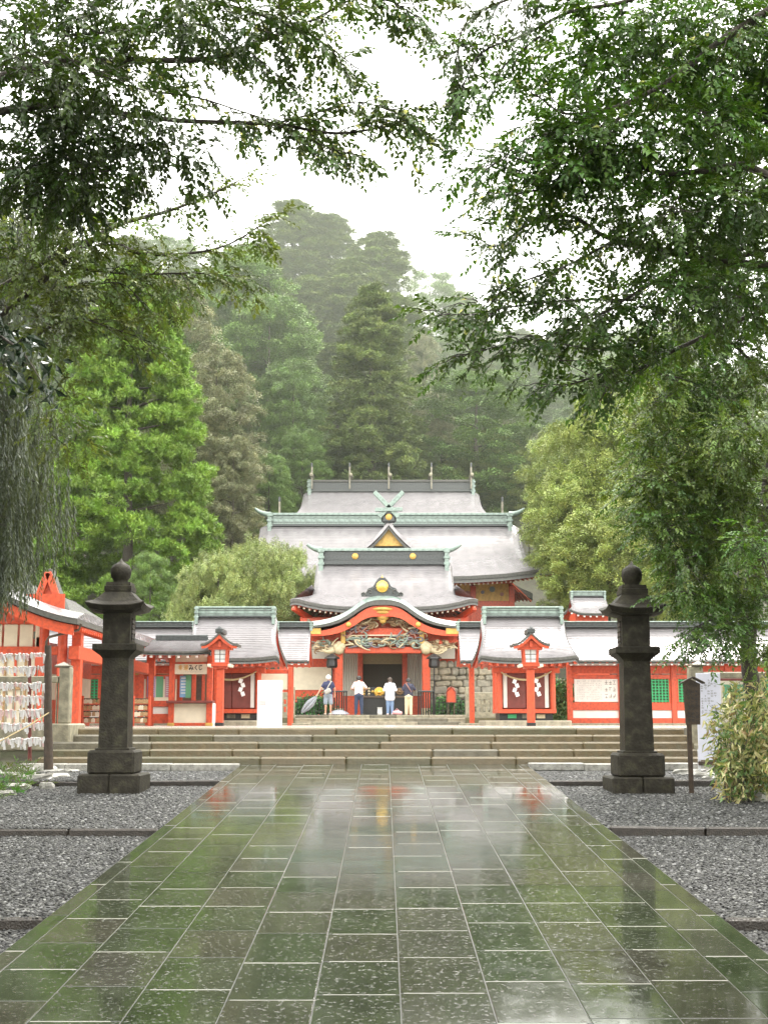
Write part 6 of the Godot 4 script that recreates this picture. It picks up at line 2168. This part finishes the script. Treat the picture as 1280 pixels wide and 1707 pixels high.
	for k in 320:
		var row := rnd(380, 985)
		var lim := 118.0 - absf(row - 560) * .06 + (10 if row > 750 else 0)
		var px := rnd(-170, 1) + lim * R.randf()
		if px > 40 and R.randf() < .35: continue
		var Zk := rnd(18.6, 21.5)
		var p := P(px, row - 60, Zk)
		var rootp := Vector3(base.x + .2, p.y + .35, base.z) 
		bw.tube([rootp.lerp(p, .55) + Vector3(0, .15, 0), p], [.012, .004], 3, false)
		for q in 9:
			var pq := p + Vector3(rnd(-.28, .28), rnd(-.25, .12), rnd(-.28, .28))
			xs.append(Transform3D(Basis(Vector3.UP, rnd(0, TAU)) * Basis(Vector3.RIGHT, rnd(-.25, .25)) * rnd(.55, 1.15), pq - base))
			var g := rnd(.6, 1.35)
			cs.append(Color(.085 * g, .105 * g, .07 * g * rnd(.85, 1.2)))
	part("twigs", bw, "bark", W).set_meta("kind", "stuff")
	copies("crown", strand, "leaf", xs, cs, W)

	# --- left: a few big dark leaves close by, each one a part
	base = P(-60, 520, 5.2)
	var N := thing("leafy_bough", "bough of large glossy dark leaves hanging before the weeping conifer", "bough", base)
	var lm := M.new()
	lm.leaf(Vector3.ZERO, Vector3.RIGHT, Vector3.UP, .075, .034, .22, .2)
	var lmesh := lm.done()
	var dmat := mat("dark_leaf", [.018, .035, .015], .25, {"vary": .25, "tile": .05})
	var bp := catmull([P(-320, 380, 5.6), P(-60, 520, 5.2), P(0, 560, 5.15), P(40, 590, 5.1), P(72, 640, 5.1)], 4)
	part("stem", M.new(base).tube(bp, [.03, .026, .022, .018, .014, .012, .01, .009, .008, .007, .006, .005, .004, .004, .003, .002, .001], 6), "bark", N)
	for i in 170:
		var f := R.randf()
		var p: Vector3 = bp[4 + int(f * 12)] + Vector3(rnd(-.085, .085), rnd(-.11, .08), rnd(-.08, .08))
		var d := (Vector3(rnd(-.4, 1), rnd(-1.3, .1), rnd(-.7, .7))).normalized()
		var z := d.cross(rdir()).normalized()
		place("leaf", lmesh, dmat, N, Transform3D(Basis(d, z.cross(d), z) * rnd(.6, 1.05), p - base))

	# --- right: tree arching over the way
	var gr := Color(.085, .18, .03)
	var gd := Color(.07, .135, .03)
	base = Vector3(5.4, gravely(9) - .15, -9.5)
	T = tree_begin("arching_tree", "green leaved tree arching over the way above the notice post", base)
	tr = M.new(base)
	tr.tube(catmull([base, base + Vector3(-.1, 2, 0), base + Vector3(.0, 4.2, -.2), base + Vector3(-.2, 8, -.5)], 3), [.32, .31, .3, .28, .27, .25, .22, .19, .16, .12], 12)
	limb(T, [[1520, -80, 10.6], [1380, -30, 10.8], [1280, 18, 11], [1195, 72, 11], [1130, 124, 11], [1060, 165, 11], [1000, 184, 11], [940, 189, 11], [896, 160, 11]], .055, .006, gr, {"twig": .7, "gap": .075, "from": .2})
	limb(T, [[1052, 168, 11], [1010, 225, 11], [975, 262, 11], [900, 275, 11], [840, 255, 11], [820, 250, 11]], .018, .004, gr, {"twig": .6, "gap": .075, "from": .1})
	limb(T, [[1500, 320, 10.8], [1330, 310, 11], [1238, 276, 11.2], [1180, 285, 11.3], [1100, 288, 11.4], [1030, 268, 11.4], [960, 300, 11.4], [880, 320, 11.4], [830, 330, 11.4]], .05, .005, gr, {"twig": .6, "gap": .075, "from": .2})
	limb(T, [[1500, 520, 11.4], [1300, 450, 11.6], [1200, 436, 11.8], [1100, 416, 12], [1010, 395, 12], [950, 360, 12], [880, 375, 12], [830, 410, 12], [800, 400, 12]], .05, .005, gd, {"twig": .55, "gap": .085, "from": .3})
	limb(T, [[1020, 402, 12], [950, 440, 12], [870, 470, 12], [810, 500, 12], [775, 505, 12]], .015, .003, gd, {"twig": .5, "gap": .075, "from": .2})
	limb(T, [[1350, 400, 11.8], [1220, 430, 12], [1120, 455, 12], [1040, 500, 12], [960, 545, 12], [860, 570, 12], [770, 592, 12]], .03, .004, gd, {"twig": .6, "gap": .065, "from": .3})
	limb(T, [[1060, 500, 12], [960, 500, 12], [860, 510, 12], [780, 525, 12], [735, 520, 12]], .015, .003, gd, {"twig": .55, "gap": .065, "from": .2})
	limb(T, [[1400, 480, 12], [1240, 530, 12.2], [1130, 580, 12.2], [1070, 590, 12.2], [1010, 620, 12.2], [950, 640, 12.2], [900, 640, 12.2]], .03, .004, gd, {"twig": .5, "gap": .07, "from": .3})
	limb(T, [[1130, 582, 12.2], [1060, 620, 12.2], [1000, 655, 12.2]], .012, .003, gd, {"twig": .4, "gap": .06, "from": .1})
	limb(T, [[1450, -140, 10.8], [1200, -60, 11], [1050, 0, 11], [950, 20, 11], [870, 60, 11], [800, 90, 11], [765, 160, 11]], .03, .005, gr, {"twig": .6, "gap": .085, "from": .3, "sag": .4})
	limb(T, [[1000, -60, 11], [900, -20, 11], [820, 10, 11], [775, 40, 11], [760, 100, 11]], .02, .004, Color(.07, .10, .05), {"twig": .5, "gap": .075, "from": .1, "sag": .6})
	limb(T, [[900, 60, 11], [850, 100, 11], [810, 140, 11], [770, 160, 11]], .012, .003, gr, {"twig": .42, "gap": .08, "from": .1})
	limb(T, [[1000, 184, 11], [940, 215, 11], [870, 235, 11], [830, 270, 11], [790, 280, 11]], .012, .003, gr, {"twig": .5, "gap": .08, "from": .1})
	for a in [[1180, 60, 130, 60, 420], [1050, 90, 100, 60, 300], [960, 120, 70, 60, 170], [1230, 160, 90, 60, 330], [1130, 220, 110, 50, 330], [1000, 240, 90, 50, 220], [920, 230, 60, 50, 130], [1230, 230, 80, 50, 280], [1180, 340, 90, 30, 150], [1060, 340, 80, 40, 170], [950, 330, 70, 40, 130], [880, 430, 60, 50, 90], [1130, 500, 110, 40, 260], [1010, 540, 90, 40, 160], [1240, 480, 70, 60, 230], [1390, 200, 120, 300, 600], [960, 590, 60, 30, 80], [1250, 330, 60, 40, 330], [1200, 390, 70, 35, 260], [1250, 100, 60, 60, 260], [1110, 380, 70, 30, 140]]:
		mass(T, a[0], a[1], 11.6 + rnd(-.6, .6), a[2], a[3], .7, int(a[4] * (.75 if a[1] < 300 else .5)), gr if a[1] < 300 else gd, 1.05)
	for k in 10:
		mass(T, rnd(1000, 2200), rnd(-900, -200), rnd(8, 13), 260, 160, 1.2, 110, gr, 1.5)
	tree_end(T, "leaf", tr)

	# --- right: dense evergreen beside the steps
	base = P(1262, 1300, 22.0); base.y = gravely(22) - .1
	T = tree_begin("evergreen_tree", "dense dark evergreen tree behind the bamboo bush", base)
	tr = M.new(base)
	tr.tube(catmull([base, P(1258, 1180, 22), P(1246, 1085, 22), P(1262, 950, 22), P(1290, 700, 22), P(1300, 420, 22)], 3), [.2, .19, .17, .15, .14, .13, .13, .12, .12, .11, .1, .1, .09, .08, .07, .06], 10)
	var ev := Color(.085, .165, .032)
	for a in [[1300, 760, 1180, 650, 1080, 620], [1290, 800, 1180, 800, 1070, 800], [1280, 900, 1190, 900, 1080, 860], [1270, 950, 1200, 990, 1130, 985], [1255, 1040, 1200, 1030, 1160, 1045], [1295, 650, 1200, 560, 1100, 560], [1298, 600, 1230, 480, 1150, 450]]:
		limb(T, [[a[0], a[1], 22], [a[2], a[3], 20.8], [a[4], a[5], 20]], .04, .006, ev, {"twig": .9, "gap": .1, "from": .25, "sc": 1.15})
	for a in [[1230, 380, 90, 40, 280], [1150, 430, 80, 40, 200], [1240, 470, 80, 60, 360], [1180, 560, 90, 50, 360], [1110, 610, 60, 45, 200], [1240, 620, 70, 70, 420], [1150, 680, 80, 50, 320], [1110, 740, 55, 45, 200], [1090, 660, 40, 40, 130], [1085, 700, 40, 40, 130], [1075, 770, 40, 40, 130], [1100, 850, 45, 40, 150], [1120, 910, 45, 40, 130], [1130, 560, 60, 40, 200], [1230, 740, 80, 60, 420], [1160, 790, 90, 50, 400], [1080, 810, 45, 35, 110], [1230, 850, 80, 60, 420], [1150, 880, 80, 50, 330], [1200, 940, 80, 50, 330], [1140, 960, 40, 40, 110], [1230, 1010, 60, 50, 260], [1190, 1050, 40, 30, 90], [1255, 1070, 40, 40, 120], [1380, 700, 100, 350, 900]]:
		mass(T, a[0], a[1], 21.0 + rnd(-1.4, .6), a[2], a[3], 1.0, int(a[4] * 1.1), ev if R.randf() < .6 else Color(.12, .19, .035), 1.0)
	tree_end(T, "leaf_gloss", tr)
	# young fronds of pinnate leaves by its trunk
	var fr := P(1262, 1000, 17); fr.y = gravely(17) - .1
	T = tree_begin("young_ash", "bright green sapling with long leaflets beside the dense evergreen", fr)
	for k in 5:
		limb(T, [[1300 + k * 6, 1200, 17], [1290, 1000, 17], [1275 - k * 6, 930 - k * 6, 17], [1240 - k * 3 + (k % 2) * 30, 880 + k * 9, 16.8]], .012, .003, Color(.10, .22, .04), {"twig": .25, "gap": .09, "from": .55, "sc": .9})
	for i in T.xs[0].size():
		T.xs[2].append(T.xs[0][i]); T.cs[2].append(T.cs[0][i])
	T.xs[0] = []; T.cs[0] = []
	tree_end(T, "leaf")

	bamboo_bush()
	# plants at the left margin
	var gx := []; var gc := []
	for k in 160:
		var Zg := rnd(19.5, 24)
		var p := P(rnd(-30, 60), 1300, Zg)
		if absf(p.x) < 5.6: continue
		p.y = gravely(Zg)
		gx.append(Transform3D(Basis.from_euler(Vector3(rnd(-.5, .5), rnd(0, TAU), rnd(.6, 1.5))) * rnd(.6, 1.3), p))
		gc.append(Color(.11 * rnd(.7, 1.3), .19 * rnd(.7, 1.3), .05))
	var go := copies("ground_cover", SPR[2], "leaf", gx, gc, null)
	go.set_meta("label", "low green weeds growing among the rocks under the paper rack"); go.set_meta("category", "weeds")


func bamboo_bush():
	var base := P(1238, 1315, 19.6); base.y = gravely(19.6) - .05
	var t := thing("bamboo_bush", "variegated bamboo bush with cream edged leaves beside the banner", "bush", base)
	var lm := M.new()
	lm.leaf(Vector3.ZERO, Vector3.RIGHT, Vector3.UP, .17, .042, .18, .3)
	var lmesh := lm.done()
	var ms := [mat("leaf_cream", [.52, .47, .24], .45, {"vary": .25, "tile": .06}), mat("leaf_pale", [.36, .38, .15], .45, {"vary": .3, "tile": .06}), mat("leaf_green", [.11, .19, .05], .45, {"vary": .3, "tile": .06}), mat("leaf_tan", [.34, .24, .12], .5, {"vary": .3, "tile": .06})]
	var stem := M.new(base)
	var xs := []; var cs := []
	var shown := 0
	for k in 95:
		var a := P(rnd(1205, 1300), 1318, rnd(19.2, 20.6)); a.y = base.y
		var topx := rnd(1182, 1310)
		var e := P(topx, rnd(1125, 1290) + (40 if topx < 1200 else 0), rnd(18.7, 20.3))
		var mid := a.lerp(e, .6) + Vector3(0, .25, 0)
		var pts := catmull([a, mid, e], 4)
		stem.tube(pts, .004, 4, false)
		for i in 40:
			var f := rnd(.2, 1)
			var p: Vector3 = pts[int(f * 8)] + rdir() * .11
			var d := (Vector3(rnd(-1, .7), rnd(-1.2, .2), rnd(-.2, 1))).normalized()
			var z := d.cross(rdir()).normalized()
			var xf := Transform3D(Basis(d, z.cross(d), z) * rnd(.6, 1.15), p - base)
			var w := R.randf()
			var mi := 0 if w < .3 else (1 if w < .6 else (2 if w < .92 else 3))
			if shown < 280 and p.z > base.z - .1 and i % 3 == 0:
				place("leaf", lmesh, ms[mi], t, xf)
				shown += 1
			else:
				xs.append(xf)
				cs.append([Color(.5, .45, .23), Color(.34, .36, .14), Color(.11, .19, .05), Color(.33, .23, .12)][mi])
	part("stems", stem, "bark", t).set_meta("kind", "stuff")
	copies("foliage", lmesh, "leaf", xs, cs, t)


# --- trees on the hill ------------------------------------------------------
# kinds: 0 broadleaf, 1 cedar, 2 grey oak, 3 bright cone, 4 maple, 5 weeping
func crown_tree(kind: int, sd: int) -> Node3D:
	R.seed = sd
	var t := Node3D.new()
	var H: float = [20.0, 28.0, 20.0, 18.0, 11.0, 14.0][kind]
	var rad: float = [5.0, 4.6, 4.6, 5.0, 5.2, 3.6][kind]
	var tm := M.new()
	tm.tube([Vector3(0, -1.5, 0), Vector3(.1, H * .3, 0), Vector3(-.1, H * .6, .1), Vector3(0, H * .93, 0)], [H * .018, H * .014, H * .009, .04], 7)
	for k in 9:
		var a := rnd(0, TAU)
		var f := rnd(.3, .8)
		tm.tube([Vector3(0, H * f, 0), Vector3(cos(a), .25, sin(a)) * rad * .4 + Vector3(0, H * f, 0)], [H * .005, .02], 5, false)
	part("trunk", tm, "bark", t)
	var xs := []; var cs := []
	var col: Color = [Color(.12, .2, .04), Color(.145, .195, .048), Color(.185, .195, .095), Color(.175, .29, .034), Color(.235, .29, .07), Color(.21, .26, .075)][kind]
	var clumps: int = [170, 300, 190, 620, 150, 130][kind]
	var each: int = [22, 15, 22, 24, 20, 30][kind]
	var mesh := spray() if kind in [1, 3] else tuft()
	for c in clumps:
		var f := pow((c + R.randf()) / clumps, .85)
		var a := rnd(0, TAU)
		var r: float
		var y: float
		match kind:
			1:
				y = H * lerpf(.12, 1.0, f) + rnd(-.5, .5); r = rad * pow(1 - f, .4) * (1.0 - .3 * sm(.25, .0, f)) * rnd(.2, 1.12) + .1
			3:
				y = H * lerpf(.03, 1.0, f); r = rad * pow(1 - f, .54) * (1.0 - .25 * sm(.22, .0, f)) * rnd(.74, 1.05) + .1
			_:
				var v := 1.0 - 2.0 * f
				y = H * ((.58 - .40 * v) if kind < 4 else (.70 - .28 * v)); r = rad * sqrt(maxf(0, 1 - v * v * .9)) * rnd(.55, 1.1)
		var cc := Vector3(cos(a) * r, y, sin(a) * r)
		var cr: float = [1.12, 1.05, 1.0, .8, 1.05, .85][kind] * rnd(.6, 1.3)
		var tone := rnd(.72, 1.3)
		for i in each:
			var d := rdir()
			if d.y < -.1: d.y *= -.8
			var p := cc + d * cr * Vector3(1, .72, 1) * rnd(.75, 1.0)
			var sc: float = [.40, .46, .35, .27, .36, .3][kind] * rnd(.75, 1.25)
			var b := Basis.from_euler(Vector3(rnd(-.5, .5), rnd(0, TAU), rnd(-.5, .5)))
			if kind == 4: b = b.scaled(Vector3(1.3, .6, 1.3))
			if kind == 5:
				p = cc + d * cr * Vector3(.9, 1, .9) - Vector3(0, R.randf() * .9, 0)
				b = b.scaled(Vector3(.8, 1.25, .8))
			xs.append(Transform3D(b * sc, p))
			var g := tone * rnd(.8, 1.2)
			cs.append(Color(col.r * g * rnd(.9, 1.12), col.g * g, col.b * g * rnd(.85, 1.2)))
	copies("crown", mesh, "leaf_far", xs, cs, t)
	return t


func far_trees():
	var protos := []
	for k in 6:
		protos.append([crown_tree(k, 900 + k), crown_tree(k, 950 + k)])
	R.seed = 99
	var names := ["broadleaf_tree", "cedar_tree", "oak_tree", "cypress_tree", "maple_tree", "weeping_tree"]
	var HH := [20.0, 28.0, 20.0, 18.0, 11.0, 14.0]
	var RR := [5.0, 4.6, 4.6, 5.0, 5.2, 3.6]
	var put := func(kind: int, px: float, row: float, Z: float, rpx: float, label: String, group: String):
		var top := P(px, row, Z)
		var gy := land(top.x, Z)
		var h := clampf(top.y - gy, 5.0, 44.0)
		var base := Vector3(top.x, top.y - h, -Z)
		var o: Node3D = protos[kind][R.randi() % 2].duplicate()
		o.name = numbered(names[kind])
		add_child(o)
		var sr: float = rpx * Z / F / RR[kind]
		o.transform = Transform3D(Basis(Vector3.UP, rnd(0, TAU)).scaled(Vector3(sr, h / HH[kind], sr)), base)
		tag(o, label, "tree", group)
	put.call(3, 226, 462, 78, 166, "tall bright green cone shaped cypress beside the left lantern", "")
	put.call(0, 252, 925, 70, 40, "small round green tree at the foot of the tall cypress", "")
	for a in [[285, 478, 97, 95, "tallest grey olive oak rising behind the bright cypress"], [362, 590, 92, 80, "middle grey olive oak beside the bright cypress"], [390, 730, 88, 52, "lowest narrow grey oak beside the end of the green ridge"], [330, 700, 90, 70, "grey olive oak pressed against the side of the bright cypress"]]: put.call(2, a[0], a[1], a[2], a[3], a[4], "grey oaks behind the bright cypress")
	for a in [[400, 420, 116, 105, "widest fresh green tree, highest behind the grey oaks"], [450, 500, 112, 95, "fresh green tree below the highest one, against the dark cedars"], [490, 610, 106, 70, "fresh green tree halfway down between oaks and cedars"], [505, 720, 100, 46, "small fresh green tree just behind the sanctuary ridge end"], [450, 760, 96, 40, "small fresh green tree above the inner hall ridge end"]]: put.call(0, a[0], a[1], a[2], a[3], a[4], "green broadleaf trees behind the grey oaks")
	for a in [[488, 345, 150, 84, "tallest cedar on the skyline, next to the green broadleaf trees"], [548, 368, 152, 84, "cedar on the skyline beside the tallest one"], [520, 470, 140, 80, "dark cedar just below the two tallest skyline cedars"], [628, 398, 146, 92, "lone cedar top standing free against the sky"], [585, 440, 138, 80, "cedar filling the dip between the skyline cedars"], [650, 500, 132, 92, "broad cedar below the lone cedar top"], [560, 580, 122, 76, "cedar halfway down the slope beside the fresh green trees"], [610, 640, 112, 60, "cedar low on the slope straight above the sanctuary"], [655, 600, 116, 62, "wide cedar low on the slope above the sanctuary rods"], [690, 560, 128, 46, "narrow cedar at the edge of the hazy ridge"], [575, 720, 104, 50, "smallest cedar behind the sanctuary ridge near the fresh green tree"], [640, 690, 104, 62, "broad low cedar directly behind the sanctuary ridge"], [690, 700, 106, 40, "narrow low cedar beside the grey green trees"]]: put.call(1, a[0], a[1], a[2], a[3], a[4], "cedars on the hill above the roofs")
	var hz := "hazy dark tree on the far ridge to the right of the cedars"
	for a in [[716, 456, 175, 58], [765, 495, 180, 64], [745, 560, 165, 50], [800, 545, 180, 80], [870, 560, 185, 84], [940, 560, 190, 84], [990, 555, 195, 70], [1060, 545, 200, 70], [1130, 540, 200, 70], [790, 640, 150, 60], [850, 660, 150, 60], [910, 660, 155, 60], [980, 650, 155, 66], [1060, 640, 150, 70]]: put.call(1 if R.randf() < .4 else 0, a[0], a[1], a[2], a[3], hz, "hazy trees on the far ridge")
	var gl := "grey green broadleaf tree low on the slope right of the cedars"
	for a in [[705, 560, 126, 36], [720, 650, 114, 42], [735, 700, 108, 34], [780, 720, 120, 50], [850, 700, 124, 60]]: put.call(2, a[0], a[1], a[2], a[3], gl, "grey green trees right of the cedars")
	for a in [[825, 726, 112, 84, "large olive tree behind the sanctuary ridge end"], [770, 765, 108, 56, "smaller olive tree right behind the sanctuary rods"], [880, 760, 106, 62, "olive tree between the inner hall ridge and the maples"]]: put.call(4, a[0], a[1], a[2], a[3], a[4], "olive trees behind the roofs")
	for a in [[940, 720, 82, 66, "yellowish maple closest to the olive trees"], [1000, 678, 76, 90, "tall yellow green maple whose top meets the arching branches"], [1075, 660, 74, 90, "yellow green maple behind the arching tree's lowest twigs"], [950, 800, 74, 75, "yellow green maple beside the inner hall's eave"], [1010, 850, 70, 90, "large yellow green maple above the right corridor ridge"], [930, 890, 90, 45, "small maple tucked behind the inner hall's eave"], [1090, 800, 66, 90, "yellow green maple beside the dense evergreen"], [1140, 870, 64, 80, "yellow green maple mostly behind the dense evergreen"], [960, 930, 72, 62, "low maple above the small hall roof"]]: put.call(4, a[0], a[1], a[2], a[3], a[4], "yellow green maples right of the hall")
	for a in [[430, 905, 68, 66, "tallest pale weeping tree before the inner hall roof"], [480, 912, 71, 46, "pale weeping tree touching the porch roof"], [365, 925, 66, 62, "pale weeping tree above the left side shrine ridge"], [330, 965, 66, 46, "lowest pale weeping tree beside the bright cypress"]]: put.call(5, a[0], a[1], a[2], a[3], a[4], "pale weeping trees behind the left corridor")
	for a in [[-23, 70], [-20, 86], [-28, 60], [-34, 74], [-26, 90], [-40, 55], [17, 66], [24, 60], [30, 76], [22, 86], [36, 60]]:
		var o: Node3D = protos[0][R.randi() % 2].duplicate()
		o.name = numbered("broadleaf_tree")
		add_child(o)
		o.transform = Transform3D(Basis(Vector3.UP, rnd(0, TAU)).scaled(Vector3(.8, .62, .8)), Vector3(a[0], land(a[0], a[1]) - .3, -a[1]))
		tag(o, "green broadleaf tree standing behind the red side buildings", "tree", "trees behind the side buildings")
	# the wood going on to both sides and over the hill
	var fill := "tree of the hillside wood, half hidden behind nearer crowns"
	for Z in [105, 125, 145, 170, 195]:
		var x := -85.0
		while x < 95.0:
			var px: float = 640 + x / Z * F
			var gy := land(x, Z)
			var kind := 0 if R.randf() < .5 else 1
			var h := rnd(15, 21)
			# stay below the skyline that the trees above draw
			var lim: float = 410.0 if px < 560 else (500.0 if px < 700 else 600.0)
			if absf(px - 640) < 800 and Z > 100:
				var topy := P(px, lim, Z).y
				h = minf(h, topy - gy)
			if h > 7:
				var o: Node3D = protos[kind][R.randi() % 2].duplicate()
				o.name = numbered(names[kind])
				add_child(o)
				var s := rnd(.85, 1.25)
				o.transform = Transform3D(Basis(Vector3.UP, rnd(0, TAU)).scaled(Vector3(s, h / HH[kind], s)), Vector3(x + rnd(-2, 2), gy - .5, -Z + rnd(-4, 4)))
				tag(o, fill, "tree", "hillside wood")
			x += rnd(9, 13)
	# tall trees lining the way beside and behind the camera, whose shade falls on the lanterns
	for a in [[-12, 3, .9], [12, 2, .9], [-9, -8, 1.0], [10, -9, 1.0], [-13, 22, .8], [14, 22, .8]]:
		var o: Node3D = protos[0][R.randi() % 2].duplicate()
		o.name = numbered("avenue_tree")
		add_child(o)
		o.transform = Transform3D(Basis(Vector3.UP, rnd(0, TAU)).scaled(Vector3(1.25, .85, 1.25) * a[2]), Vector3(a[0], pathy(a[1]) - .2, -a[1]))
		tag(o, "tall broadleaf tree of the avenue shading the way", "tree", "avenue trees beside the way")
	for p in protos:
		for q in p: q.free()
